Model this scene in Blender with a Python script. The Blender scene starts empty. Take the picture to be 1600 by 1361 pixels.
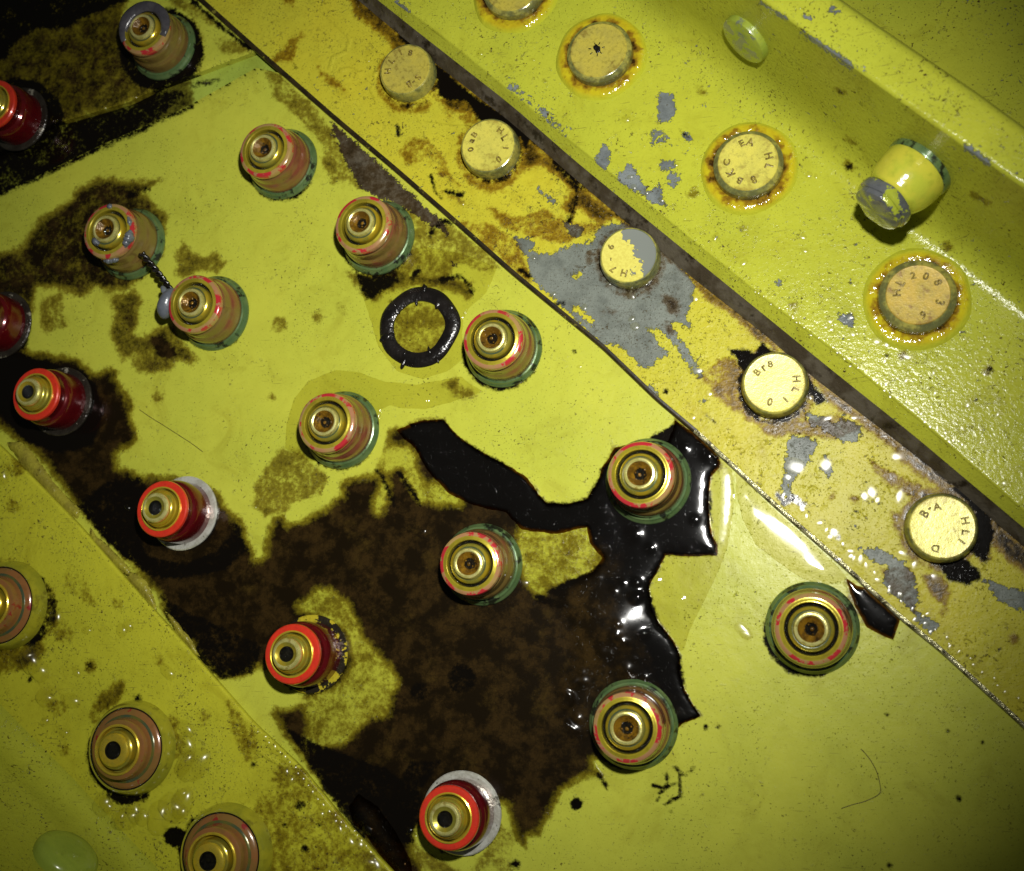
import bpy, bmesh, math, random
import numpy as np
from mathutils import Vector, Matrix, Euler

SC = bpy.context.scene
COL = SC.collection
random.seed(7)
RNG = np.random.default_rng(11)
SC.unit_settings.system = 'METRIC'
SC.unit_settings.scale_length = 0.01          # one unit is about a centimetre

# ------------------------------------------------------------------ camera
PW, PH = 1600.0, 1361.0
FPX = 1800.0
CX, CY = PW / 2, PH / 2
NADIR = (1270.0, 985.0)                        # where the line of sight meets the panel squarely
HCAM = 18.84
_c = np.array([NADIR[0] - CX, NADIR[1] - CY, FPX]); _c /= np.linalg.norm(_c)
_Z = -_c
_X = np.array([1.0, 0, 0]); _X = _X - _X.dot(_c) * _c; _X /= np.linalg.norm(_X)
_Y = np.cross(_Z, _X)
# camera frame is x right, y down, z forward; make _Y point up in the picture
if _Y[1] > 0: _Y = -_Y
R_W = np.array([_X, _Y, _Z])                   # rows: world axes in camera coordinates

def W(u, v, z=0.0):
    """photo position -> world point on the level z (numpy arrays welcome)"""
    u = np.asarray(u, float); v = np.asarray(v, float); z = np.asarray(z, float)
    d = np.stack(np.broadcast_arrays((u - CX) / FPX, (v - CY) / FPX, np.ones_like(u)), -1)
    w = d @ R_W.T
    t = (HCAM - z) / (-w[..., 2])
    p = w * t[..., None]
    p[..., 2] += HCAM
    return p

def P3(u, v, z=0.0):
    return Vector(W(u, v, z).tolist())

cam_d = bpy.data.cameras.new('camera'); cam = bpy.data.objects.new('camera', cam_d); COL.objects.link(cam)
cam_d.sensor_fit = 'HORIZONTAL'; cam_d.sensor_width = 36.0; cam_d.lens = 36.0 * FPX / PW
cam_d.clip_start = 0.1; cam_d.clip_end = 500
M = Matrix.Identity(4)
ex = R_W @ np.array([1, 0, 0]); ey = R_W @ np.array([0, -1, 0]); ez = R_W @ np.array([0, 0, -1])
for i in range(3):
    M[i][0] = ex[i]; M[i][1] = ey[i]; M[i][2] = ez[i]
M.translation = (0, 0, HCAM)
cam.matrix_world = M
SC.camera = cam
cam_d.dof.use_dof = True; cam_d.dof.focus_distance = 19.6; cam_d.dof.aperture_fstop = 0.32

# ------------------------------------------------------------------ light: one phone flash beside the lens in a dark bay
wd = bpy.data.worlds.new('World'); SC.world = wd; wd.use_nodes = True
wd.node_tree.nodes['Background'].inputs[0].default_value = (0.75, 0.8, 0.62, 1)
wd.node_tree.nodes['Background'].inputs[1].default_value = 0.035
ld = bpy.data.lights.new('flash', 'SPOT'); lamp = bpy.data.objects.new('flash', ld); COL.objects.link(lamp)
lp = P3(1335, 590, 0); lamp.location = (lp.x, lp.y, HCAM - 0.6)
aim = P3(740, 540, 0)
lamp.rotation_euler = (aim - lamp.location).to_track_quat('-Z', 'Y').to_euler()
ld.energy = 22500; ld.color = (1.0, 0.985, 0.93); ld.spot_size = math.radians(73); ld.spot_blend = 1.0
ld.shadow_soft_size = 0.42

SC.view_settings.view_transform = 'Standard'; SC.view_settings.look = 'None'
SC.view_settings.exposure = 0.0; SC.view_settings.gamma = 1.0
SC.view_settings.use_curve_mapping = False
SC.cycles.max_bounces = 6; SC.cycles.caustics_reflective = False; SC.cycles.caustics_refractive = False
SC.cycles.use_denoising = True
SC.cycles.sample_clamp_indirect = 3.0

# ------------------------------------------------------------------ node helpers
class NB:
    def __init__(s, name):
        s.m = bpy.data.materials.new(name); s.m.use_nodes = True
        s.t = s.m.node_tree; s.t.nodes.clear()
        s.out = s.t.nodes.new('ShaderNodeOutputMaterial')
        s.b = s.t.nodes.new('ShaderNodeBsdfPrincipled')
        s.t.links.new(s.b.outputs[0], s.out.inputs[0])
    def set(s, sock, v):
        if hasattr(v, 'links') or isinstance(v, bpy.types.NodeSocket): s.t.links.new(v, sock)
        elif isinstance(v, (tuple, list)):
            sock.default_value = tuple(v) + ((1,) if len(v) == 3 and len(sock.default_value) == 4 else ())
        else: sock.default_value = v
    def math(s, op, a, b=0.0, clamp=False):
        n = s.t.nodes.new('ShaderNodeMath'); n.operation = op; n.use_clamp = clamp
        s.set(n.inputs[0], a); s.set(n.inputs[1], b); return n.outputs[0]
    def add(s, *a):
        r = a[0]
        for x in a[1:]: r = s.math('ADD', r, x)
        return r
    def mul(s, *a):
        r = a[0]
        for x in a[1:]: r = s.math('MULTIPLY', r, x)
        return r
    def sub(s, a, b): return s.math('SUBTRACT', a, b)
    def step(s, v, lo, hi, t0=0.0, t1=1.0):
        n = s.t.nodes.new('ShaderNodeMapRange'); n.interpolation_type = 'SMOOTHSTEP'
        s.set(n.inputs[0], v); n.inputs[1].default_value = lo; n.inputs[2].default_value = hi
        n.inputs[3].default_value = t0; n.inputs[4].default_value = t1
        return n.outputs[0]
    def mix(s, f, a, b, mode='MIX'):
        n = s.t.nodes.new('ShaderNodeMix'); n.data_type = 'RGBA'; n.blend_type = mode
        s.set(n.inputs[0], f); s.set(n.inputs[6], a); s.set(n.inputs[7], b); return n.outputs[2]
    def mixf(s, f, a, b):
        n = s.t.nodes.new('ShaderNodeMix'); n.data_type = 'FLOAT'
        s.set(n.inputs[0], f); s.set(n.inputs[2], a); s.set(n.inputs[3], b); return n.outputs[0]
    def obj(s):
        return s.t.nodes.new('ShaderNodeTexCoord').outputs['Object']
    def objvar(s):
        """object coordinates shifted by where the object stands, so that copies differ"""
        c = s.t.nodes.new('ShaderNodeTexCoord').outputs['Object']
        o = s.t.nodes.new('ShaderNodeObjectInfo').outputs['Location']
        n = s.t.nodes.new('ShaderNodeVectorMath'); n.operation = 'MULTIPLY_ADD'
        s.t.links.new(o, n.inputs[0]); n.inputs[1].default_value = (3.1, 2.7, 1.9); s.t.links.new(c, n.inputs[2])
        return n.outputs[0]
    def geonoise(s):
        return s.t.nodes.new('ShaderNodeNewGeometry').outputs['Position']
    def noise(s, p, scale, detail=3.0, rough=0.55, dist=0.0):
        n = s.t.nodes.new('ShaderNodeTexNoise')
        s.t.links.new(p, n.inputs['Vector']); n.inputs['Scale'].default_value = scale
        n.inputs['Detail'].default_value = detail; n.inputs['Roughness'].default_value = rough
        n.inputs['Distortion'].default_value = dist
        return n.outputs[0]
    def voro(s, p, scale, feature='F1', rnd=1.0):
        n = s.t.nodes.new('ShaderNodeTexVoronoi'); n.feature = feature
        s.t.links.new(p, n.inputs['Vector']); n.inputs['Scale'].default_value = scale
        n.inputs['Randomness'].default_value = rnd
        return n.outputs[0]
    def attr(s, name):
        n = s.t.nodes.new('ShaderNodeAttribute'); n.attribute_name = name; return n.outputs['Fac']
    def cn(s, n, amp):
        return s.mul(s.sub(n, 0.5), amp)
    def bump(s, h, dist, strength=1.0, normal=None):
        n = s.t.nodes.new('ShaderNodeBump'); n.inputs['Distance'].default_value = dist
        s.set(n.inputs['Strength'], strength); s.set(n.inputs['Height'], h)
        if normal is not None: s.t.links.new(normal, n.inputs['Normal'])
        return n.outputs[0]
    def done(s, color=None, rough=None, metal=None, normal=None, **kw):
        I = s.b.inputs
        if color is not None: s.set(I['Base Color'], color)
        if rough is not None: s.set(I['Roughness'], rough)
        if metal is not None: s.set(I['Metallic'], metal)
        if normal is not None: s.set(I['Normal'], normal)
        for k, v in kw.items(): s.set(I[k], v)
        return s.m

BROWN_OLIVE = (0.062, 0.038, 0.007)
BROWN = (0.029, 0.0165, 0.0042)
BROWN_DARK = (0.007, 0.0042, 0.0014)
BLACK = (0.0035, 0.0026, 0.0018)

def paint_mat(name, base, base2, rough=0.34, peel=0.004, speck=1.0, greycol=(0.17, 0.19, 0.19), glint=0.0, peelscale=9.0, spec=0.2, dirt=0.0, smudge=0.8, rust=(0.36, 0.27, 0.15), chips=0.0):
    b = NB(name); P = b.obj()
    nlow = b.noise(P, 0.55, 3); n1 = b.noise(P, 3.2, 6, 0.62, 0.3); n1b = b.noise(P, 2.1, 7, 0.68)
    n2 = b.noise(P, 13, 5, 0.6); n3 = b.noise(P, 42, 3, 0.6)
    c = b.mix(b.step(nlow, 0.3, 0.7), base, base2)
    c = b.mix(b.mul(b.step(n1b, 0.35, 0.75), 0.22), c, (base[0] * .62, base[1] * .6, base[2] * .5))
    c = b.mix(b.mul(b.step(n3, 0.5, 0.75), 0.16), c, (base[0] * .5, base[1] * .5, base[2] * .4))
    sm = b.mul(b.step(b.noise(P, 1.05, 8, 0.72, 0.8), 0.5, 0.72), 0.5)
    c = b.mix(b.mul(sm, smudge), c, b.mix(1.0, c, (0.60, 0.52, 0.34), 'MULTIPLY'))
    # bare primer where paint has flaked
    vg = b.add(b.attr('grey'), b.cn(n2, 24), b.cn(n3, 9), b.cn(n1, 14))
    g = b.step(vg, -1.0, 1.0)
    if chips:
        g = b.math('MAXIMUM', g, b.mul(b.step(b.noise(P, 8.5, 7, .72, .4), .665 - .035 * chips, .68 - .035 * chips), b.step(b.noise(P, 1.6, 2), .5, .58)))
    gc = b.mix(b.step(n1b, 0.38, 0.68), greycol, tuple(x * .62 for x in greycol))
    gc = b.mix(b.mul(b.step(n3, 0.52, 0.7), 0.5), gc, tuple(x * .4 for x in greycol))
    c = b.mix(g, c, gc)
    # specks of dirt
    cl = b.step(b.noise(P, 1.3, 3), 0.40, 0.62)
    s1 = b.mul(b.step(b.noise(P, 17, 3, 0.6), 0.64 - .02 * dirt, 0.71 - .02 * dirt), cl)
    s2 = b.mul(b.step(b.noise(P, 34, 2), 0.675 - .02 * dirt, 0.74 - .02 * dirt), b.step(nlow, 0.3, 0.6))
    s3 = b.mul(b.step(b.noise(P, 7.5, 6, 0.72, 0.6), 0.62 - .025 * dirt, 0.73 - .025 * dirt), cl)
    sp = b.math('MAXIMUM', b.math('MAXIMUM', s1, s2), b.mul(s3, 0.75))
    c = b.mix(b.mul(sp, 0.8 * speck), c, (0.055, 0.036, 0.009))
    if dirt:
        s4 = b.mul(b.step(b.noise(P, 9, 7, 0.75, 1.2), 0.56, 0.68), b.step(b.noise(P, 1.9, 3), 0.45, 0.62))
        c = b.mix(b.mul(s4, 0.3 * dirt), c, b.mix(1.0, c, (0.35, 0.28, 0.2), 'MULTIPLY'))
    # hairline scratches: thin stretched noise
    mp = b.t.nodes.new('ShaderNodeMapping'); b.t.links.new(P, mp.inputs['Vector'])
    mp.inputs['Rotation'].default_value = (0, 0, 0.7); mp.inputs['Scale'].default_value = (1.5, 30, 1)
    sc = b.mul(b.step(b.noise(mp.outputs[0], 1.6, 2), 0.665, 0.70), b.step(n1, 0.46, 0.58))
    c = b.mix(b.mul(sc, 0.5 * speck), c, (0.10, 0.08, 0.02))
    # oil film
    af = b.attr('film')
    f = b.step(b.add(af, b.cn(n1, 5)), -1.6, 1.6)
    c = b.mix(b.mul(f, 0.55), c, b.mix(1.0, c, (0.66, 0.62, 0.42), 'MULTIPLY'))
    # brown deposit
    vb = b.add(b.attr('brown'), b.cn(n1, 26), b.cn(n2, 17), b.cn(n3, 5))
    lt = b.step(vb, -4.5, 5.0); md = b.step(vb, 2.0, 15.0)
    c = b.mix(b.mul(lt, 0.92), c, b.mix(1.0, c, rust, 'MULTIPLY'))
    bc = b.mix(b.step(n1b, 0.42, 0.57), BROWN, BROWN_DARK)
    bc = b.mix(b.mul(b.step(b.noise(P, 6.5, 5, .65), .45, .62), .55), bc, BROWN_DARK)
    bc = b.mix(b.mul(b.step(b.noise(P, 1.1, 6, 0.7), 0.54, 0.70), 0.6), bc, BROWN_OLIVE)
    bc = b.mix(b.mul(b.step(n3, 0.42, 0.7), 0.5), bc, BROWN_DARK)
    c = b.mix(md, c, bc)
    ck = b.step(b.t.nodes.new('ShaderNodeTexVoronoi').outputs[0], 0, 1) if False else b.voro(P, 5.5, 'DISTANCE_TO_EDGE')
    c = b.mix(b.mul(md, b.mul(b.step(b.add(ck, b.cn(n2, .2)), 0.0, 0.09, 1, 0), .3)), c, BROWN_DARK)
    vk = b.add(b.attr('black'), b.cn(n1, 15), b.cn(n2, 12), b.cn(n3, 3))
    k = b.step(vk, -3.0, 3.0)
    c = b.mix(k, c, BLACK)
    dry = b.mul(b.sub(1.0, b.mul(md, 0.8)), b.sub(1.0, b.mul(k, 0.85)))
    # relief
    peelh = b.add(b.mul(b.noise(P, peelscale, 3, 0.5), 1.0), b.mul(n3, 0.18))
    nrm = b.bump(peelh, peel * 10, b.mul(dry, 0.45))
    h = b.add(b.mul(f, 0.35), b.mul(b.step(b.attr('ridge'), -2.5, 1.5), 0.8), b.mul(g, -1.3), b.mul(sp, 0.4),
              b.mul(b.mul(lt, n2), 0.3))
    nrm = b.bump(h, 0.02, b.mul(dry, 0.8), nrm)
    if glint:
        wet = b.step(b.noise(P, 5.5, 3, 0.6), 0.53, 0.68)
        nrm = b.bump(wet, 0.05, b.mul(dry, glint), nrm)
    r = b.mixf(f, b.add(rough, b.cn(n2, 0.12)), 0.12)
    r = b.mixf(md, r, 0.2)
    r = b.mixf(k, r, 0.13)
    return b.done(c, r, 0.0, nrm, **{'Specular IOR Level': b.mixf(md, spec, 0.3)})

MAT = {}
MAT['panel'] = paint_mat('panel_paint', (0.45, 0.465, 0.050), (0.40, 0.43, 0.046), rough=0.3, peel=0.0012, peelscale=5, dirt=.85, greycol=(0.115, 0.098, 0.068))
MAT['strip'] = paint_mat('yellow_paint', (0.47, 0.415, 0.026), (0.42, 0.40, 0.03), rough=0.36, peel=0.002, glint=0.08, greycol=(0.165, 0.182, 0.155), spec=.14, dirt=2.0, rust=(0.40, 0.24, 0.10), chips=1.0)
MAT['angle'] = paint_mat('green_paint', (0.395, 0.412, 0.034), (0.345, 0.372, 0.032), rough=0.19, peel=0.002, glint=0.0, peelscale=15, speck=1.25, spec=.3, dirt=1.5, chips=.8)
MAT['flange'] = paint_mat('olive_paint', (0.46, 0.45, 0.028), (0.42, 0.42, 0.028), rough=0.3, peel=0.002, glint=0.08, speck=1.1, dirt=2.0)
MAT['skin'] = paint_mat('dark_skin', (0.34, 0.42, 0.06), (0.28, 0.36, 0.05), rough=0.3, peel=.002)

def simple(name, c1, c2, rough, metal=0.0, scale=6.0, c3=None, spots=0.0, bumpd=0.003, lo=.4, hi=.6, slo=.6, shi=.66, **kw):
    b = NB(name); P = b.objvar()
    n = b.noise(P, scale, 4, 0.6); n2 = b.noise(P, scale * 4, 3)
    c = b.mix(b.step(n, lo, hi), c1, c2)
    if c3: c = b.mix(b.mul(b.step(b.noise(P, scale * .8 + 1.3, 4, .65), slo, shi), spots), c, c3)
    c = b.mix(b.mul(b.step(n2, .5, .75), .3), c, tuple(x * .45 for x in c1))
    nrm = b.bump(b.add(n2, n), bumpd, 0.6)
    return b.done(c, b.add(rough, b.cn(n, .2)), metal, nrm, **kw)

MAT['green'] = simple('green_anodise', (0.075, 0.135, 0.048), (0.11, 0.17, 0.06), 0.3, 0.25, 4, (0.008, 0.009, 0.006), .95, slo=.53, shi=.62, **{'Coat Weight': .9, 'Coat Roughness': .07})
MAT['salmon'] = simple('faded_collar', (0.165, 0.048, 0.026), (0.145, 0.10, 0.026), 0.16, 0.05, 1.2, (0.07, 0.025, 0.014), .4, **{'Coat Weight': .9, 'Coat Roughness': .07})
MAT['tan'] = simple('tan_collar', (0.25, 0.105, 0.032), (0.21, 0.115, 0.028), 0.22, 0.05, 2.2, (0.26, 0.012, 0.015), .9, slo=.6, shi=.64, **{'Coat Weight': .9, 'Coat Roughness': .07})
MAT['rimpaint'] = simple('worn_rim', (0.36, 0.17, 0.085), (0.34, 0.22, 0.075), 0.18, 0.1, 2.2, (0.42, 0.014, 0.028), .95, slo=.5, shi=.54, **{'Coat Weight': .9, 'Coat Roughness': .07})
MAT['red'] = simple('red_anodise', (0.115, 0.004, 0.006), (0.095, 0.003, 0.006), 0.16, 0.35, 3, **{'Coat Weight': .9, 'Coat Roughness': .07})
MAT['redtop'] = simple('red_rim', (0.62, 0.035, 0.014), (0.56, 0.03, 0.014), 0.3, 0.1, 5, **{'Coat Weight': .9, 'Coat Roughness': .07})
MAT['gold'] = simple('cadmium_gold', (0.78, 0.56, 0.04), (0.66, 0.52, 0.05), 0.26, 0.6, 5, **{'Coat Weight': .9, 'Coat Roughness': .07})
MAT['pin'] = simple('pin_plating', (0.52, 0.37, 0.02), (0.34, 0.31, 0.04), 0.26, 0.55, 2.5, **{'Coat Weight': .9, 'Coat Roughness': .07})
MAT['rimtop'] = simple('olive_gold_rim', (0.48, 0.40, 0.03), (0.38, 0.31, 0.025), 0.26, 0.5, 3, **{'Coat Weight': .9, 'Coat Roughness': .07})
MAT['pinedge'] = simple('pin_edge', (0.86, 0.80, 0.30), (0.66, 0.62, 0.18), 0.28, 0.65, 8, (0.36, 0.22, 0.02), .6, **{'Coat Weight': .9, 'Coat Roughness': .07})
MAT['socket'] = simple('oily_socket', (0.22, 0.115, 0.008), (0.11, 0.055, 0.006), 0.12, 0.2, 7, (0.01, 0.008, 0.005), .8, bumpd=.02, slo=.56, shi=.66)
MAT['tealoil'] = simple('teal_oxide', (0.06, 0.085, 0.045), (0.13, 0.12, 0.02), 0.2, 0.2, 3)
MAT['socketblack'] = simple('black_oil_socket', (0.006, 0.006, 0.005), (0.012, 0.01, 0.006), 0.06, 0.0, 14, bumpd=.06)
MAT['silver'] = simple('bare_washer', (0.74, 0.74, 0.66), (0.56, 0.55, 0.46), 0.22, 0.5, 5, (0.05, 0.04, 0.02), .8, bumpd=.008)
MAT['head'] = simple('plated_head', (0.42, 0.39, 0.09), (0.36, 0.35, 0.1), 0.30, 0.35, 2.6, (0.26, 0.19, 0.05), .6, bumpd=.006)
MAT['headface'] = simple('plated_face', (0.40, 0.35, 0.075), (0.34, 0.31, 0.075), 0.34, 0.25, 3.2, (0.24, 0.17, 0.03), .6, bumpd=.006)
MAT['headbright'] = simple('bright_face', (0.56, 0.53, 0.13), (0.50, 0.48, 0.11), 0.4, 0.15, 3.2, (0.36, 0.28, 0.05), .5, bumpd=.005)
MAT['headgold'] = simple('brown_gold_face', (0.42, 0.28, 0.055), (0.38, 0.31, 0.065), 0.34, 0.25, 4.5, (0.20, 0.11, 0.02), .7, bumpd=.006)
MAT['headside'] = simple('head_side', (0.24, 0.23, 0.06), (0.16, 0.19, 0.06), 0.25, 0.5, 2)
MAT['headgrey'] = simple('chipped_face', (0.60, 0.57, 0.13), (0.66, 0.6, 0.12), 0.34, 0.1, 3, (0.17, 0.19, 0.185), 1.0, slo=.48, shi=.5, bumpd=.02)
def face_mat(name, c1, c2, grime, amount, rough=.3):
    b = NB(name); P = b.objvar(); Q = b.obj()
    ln = b.t.nodes.new('ShaderNodeVectorMath'); ln.operation = 'LENGTH'; b.t.links.new(Q, ln.inputs[0])
    n = b.noise(P, 3.0, 5, .65); n2 = b.noise(P, 16, 4, .6); n3 = b.noise(P, 48, 2)
    c = b.mix(b.step(n, .38, .62), c1, c2)
    c = b.mix(b.mul(b.step(n2, .48, .68), .55), c, tuple(x * .5 for x in c1))
    c = b.mix(b.mul(b.step(n3, .55, .7), .4), c, tuple(min(1, x * 1.35) for x in c1))
    e = b.step(b.add(ln.outputs['Value'], b.cn(n, .5), b.cn(n2, .2)), .50, .62)
    g = b.math('MAXIMUM', b.mul(e, .6), b.mul(b.step(b.add(n, b.cn(n2, .35)), .56, .68), amount))
    c = b.mix(g, c, grime)
    return b.done(c, b.add(rough, b.cn(n2, .25)), .12, b.bump(b.add(n2, b.mul(n3, .5), b.mul(n, .6)), .003, .8))
MAT['headface'] = face_mat('gold_face', (0.44, 0.37, 0.055), (0.36, 0.31, 0.06), (0.16, 0.10, 0.016), .6)
MAT['headbright'] = face_mat('bright_gold_face', (0.58, 0.52, 0.085), (0.50, 0.46, 0.08), (0.26, 0.18, 0.025), .45)
MAT['headgold'] = face_mat('brown_gold_face', (0.46, 0.32, 0.045), (0.38, 0.29, 0.05), (0.17, 0.085, 0.015), .75)
MAT['headside'] = face_mat('head_side_wet', (0.32, 0.29, 0.06), (0.17, 0.20, 0.07), (0.06, 0.05, 0.02), .7, .16)
def chipped_face():
    b = NB('half_chipped_face'); P = b.obj(); sx = b.t.nodes.new('ShaderNodeSeparateXYZ'); b.t.links.new(P, sx.inputs[0])
    n = b.noise(P, 5, 4); n2 = b.noise(P, 22, 3)
    v = b.add(sx.outputs[0], b.mul(sx.outputs[1], .35), b.cn(n, .9), b.cn(n2, .2))
    g = b.step(v, .06, .08)
    c = b.mix(g, b.mix(b.step(n2, .4, .6), (0.60, 0.55, 0.11), (0.54, 0.48, 0.09)), (0.165, 0.18, 0.16))
    return b.done(c, .3, .05, b.bump(b.mul(g, -1.0), .012, .8))
MAT['headgrey'] = chipped_face()
MAT['film'] = None
MAT['letter'] = simple('stamped_letter', (0.11, 0.075, 0.012), (0.24, 0.18, 0.03), 0.3, 0.2, 9)
MAT['browngrime'] = simple('brown_grime', (0.045, 0.02, 0.005), (0.09, 0.045, 0.008), 0.12, 0.0, 5, bumpd=.03)
MAT['amber'] = None
def amber_mat():
    b = NB('amber_sealant'); P = b.objvar(); Q = b.obj()
    ln = b.t.nodes.new('ShaderNodeVectorMath'); ln.operation = 'LENGTH'; b.t.links.new(Q, ln.inputs[0])
    n = b.noise(P, 3.0, 5, .65); n2 = b.noise(P, 14, 4); n3 = b.noise(P, 5.5, 3)
    c = b.mix(b.step(n, .35, .65), (0.43, 0.37, 0.012), (0.36, 0.27, 0.010))
    c = b.mix(b.step(b.add(ln.outputs['Value'], b.cn(n, .12)), .69, .80), c, (0.38, 0.395, 0.026))
    v = b.add(b.mul(b.sub(.655, ln.outputs['Value']), 3.6), b.cn(n3, 1.9), b.cn(n2, .25))
    c = b.mix(b.step(v, -.15, .25), c, (0.20, 0.115, 0.008)); c = b.mix(b.step(v, .2, .5), c, (0.028, 0.012, 0.003))
    return b.done(c, .09, 0.0, b.bump(b.add(n3, b.mul(n2, .06)), .05, .8))
MAT['amber'] = amber_mat()
MAT['greyseal'] = simple('grey_sealant', (0.125, 0.14, 0.15), (0.095, 0.105, 0.125), 0.25, 0.0, 3, bumpd=.01)
MAT['darkseal'] = simple('dark_grey_sealant', (0.07, 0.066, 0.072), (0.05, 0.047, 0.055), 0.2, 0.0, 3, bumpd=.02)
MAT['blacktar'] = simple('black_residue', (0.006, 0.005, 0.0045), (0.011, 0.009, 0.008), 0.22, 0.0, 3, (0.035, 0.035, 0.032), .5, bumpd=.02)
MAT['olivebead'] = simple('olive_sealant', (0.30, 0.27, 0.03), (0.22, 0.19, 0.025), 0.26, 0.0, 3, (0.05, 0.035, 0.008), .8, bumpd=.04)
MAT['webcollar'] = simple('yellow_collar', (0.45, 0.42, 0.04), (0.37, 0.40, 0.035), 0.18, 0.0, 2, bumpd=.008, **{'Coat Weight': .9, 'Coat Roughness': .07})
MAT['oliveflange'] = simple('olive_flange_ring', (0.33, 0.31, 0.02), (0.25, 0.25, 0.02), 0.2, 0.1, 2.2, (0.10, 0.08, 0.01), .5, **{'Coat Weight': .9, 'Coat Roughness': .07})
MAT['webgrey'] = simple('chipped_collar_end', (0.10, 0.105, 0.11), (0.07, 0.075, 0.08), 0.16, 0.1, 3, (0.30, 0.34, 0.03), 1.0, slo=.55, shi=.57, bumpd=.02, **{'Coat Weight': .9, 'Coat Roughness': .07})
MAT['greenrivet'] = simple('green_rivet', (0.20, 0.26, 0.03), (0.25, 0.30, 0.035), 0.25, 0.0, 2, (0.12, 0.13, 0.14), .9, slo=.54, shi=.58, bumpd=.01, **{'Coat Weight': .9, 'Coat Roughness': .07})
MAT['plainrivet'] = simple('plain_green_rivet', (0.26, 0.34, 0.04), (0.30, 0.38, 0.045), 0.2, 0.0, 2)
MAT['fibre'] = simple('dark_fibre', (0.13, 0.11, 0.02), (0.09, 0.07, 0.015), 0.5)
MAT['edge'] = simple('bare_edge', (0.42, 0.40, 0.22), (0.22, 0.20, 0.09), 0.2, 0.5, 6, (0.03, 0.025, 0.01), .9, bumpd=.03, slo=.52, shi=.6)
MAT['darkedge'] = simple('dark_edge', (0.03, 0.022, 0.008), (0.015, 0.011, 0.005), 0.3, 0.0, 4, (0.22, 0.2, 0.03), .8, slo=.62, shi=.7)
MAT['grimeedge'] = simple('grime_shade_edge', (0.078, 0.066, 0.046), (0.042, 0.032, 0.019), 0.3, 0.0, 2.2, (0.012, 0.008, 0.004), .9, bumpd=.03, slo=.52, shi=.66)

# oil: black where thick, brown where the deposit below shows
MAT['dirtywasher'] = simple('grimy_washer', (0.02, 0.016, 0.012), (0.035, 0.03, 0.022), 0.25, 0.2, 3, (0.30, 0.28, 0.22), .9, slo=.6, shi=.66, bumpd=.03)
MAT['fleckwasher'] = simple('flecked_washer', (0.03, 0.025, 0.015), (0.02, 0.016, 0.01), 0.2, 0.3, 3, (0.55, 0.45, 0.03), 1, slo=.5, shi=.54, bumpd=.03)
def film_mat():
    m = bpy.data.materials.new('clear_oil'); m.use_nodes = True; t = m.node_tree; t.nodes.clear()
    o = t.nodes.new('ShaderNodeOutputMaterial'); mx = t.nodes.new('ShaderNodeMixShader'); tr = t.nodes.new('ShaderNodeBsdfTransparent')
    gl = t.nodes.new('ShaderNodeBsdfGlossy'); lw = t.nodes.new('ShaderNodeLayerWeight'); lw.inputs[0].default_value = 0.5
    pw = t.nodes.new('ShaderNodeMath'); pw.operation = 'POWER'; pw.inputs[1].default_value = 5
    fr = t.nodes.new('ShaderNodeMath'); fr.operation = 'MULTIPLY_ADD'; fr.inputs[1].default_value = .9; fr.inputs[2].default_value = .04
    t.links.new(lw.outputs['Facing'], pw.inputs[0]); t.links.new(pw.outputs[0], fr.inputs[0])
    tr.inputs[0].default_value = (0.93, 0.91, 0.76, 1); gl.inputs['Roughness'].default_value = 0.1; gl.inputs[0].default_value = (1, 1, 1, 1)
    t.links.new(fr.outputs[0], mx.inputs[0]); t.links.new(tr.outputs[0], mx.inputs[1]); t.links.new(gl.outputs[0], mx.inputs[2]); t.links.new(mx.outputs[0], o.inputs[0])
    return m
MAT['film'] = film_mat()
MAT['drop'] = film_mat(); MAT['drop'].name = 'oil_droplet'
for n_ in MAT['drop'].node_tree.nodes:
    if n_.type == 'BSDF_GLOSSY': n_.inputs['Roughness'].default_value = 0.23
    if n_.type == 'BSDF_TRANSPARENT': n_.inputs[0].default_value = (.97, .96, .88, 1)
def oil_mat():
    b = NB('black_oil'); P = b.obj()
    n1 = b.noise(P, 1.4, 6, .66); n2 = b.noise(P, 16, 4)
    th = b.attr('thick')
    k = b.step(b.add(th, b.cn(n1, 1.2), b.cn(n2, .25)), 0.2, 0.85)
    n1b = b.noise(P, 2.1, 7, .68); n3 = b.noise(P, 42, 3, .6)
    bc = b.mix(b.step(n1b, 0.42, 0.57), BROWN, BROWN_DARK)
    bc = b.mix(b.mul(b.step(b.noise(P, 6.5, 5, .65), .45, .62), .55), bc, BROWN_DARK)
    bc = b.mix(b.mul(b.step(n3, 0.42, 0.7), 0.5), bc, BROWN_DARK)
    c = b.mix(k, bc, (0.0028, 0.0024, 0.0022))
    nrm = b.bump(b.mul(b.step(b.noise(P, 18, 2), .64, .7), .12), 0.05, .5)
    m = b.done(c, b.add(0.105, b.mul(b.sub(1.0, k), .08)), 0.0, nrm, **{'IOR': 1.48})
    tr = b.t.nodes.new('ShaderNodeBsdfTransparent'); b.set(tr.inputs[0], b.mix(b.step(th, .1, .7), (1, 1, 1), (.42, .27, .10)))
    mx = b.t.nodes.new('ShaderNodeMixShader')
    b.t.links.new(b.step(b.add(b.attr('depth'), b.cn(n1, 7.0), b.cn(n2, 3.0)), 0.4, 8.0), mx.inputs[0])
    b.t.links.new(tr.outputs[0], mx.inputs[1]); b.t.links.new(b.b.outputs[0], mx.inputs[2]); b.t.links.new(mx.outputs[0], b.out.inputs[0])
    return m
MAT['oil'] = oil_mat()

# ------------------------------------------------------------------ object helpers
def tag(o, label=None, cat=None, group=None, kind=None):
    if label: o['label'] = label
    if cat: o['category'] = cat
    if group: o['group'] = group
    if kind: o['kind'] = kind
    return o

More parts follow.
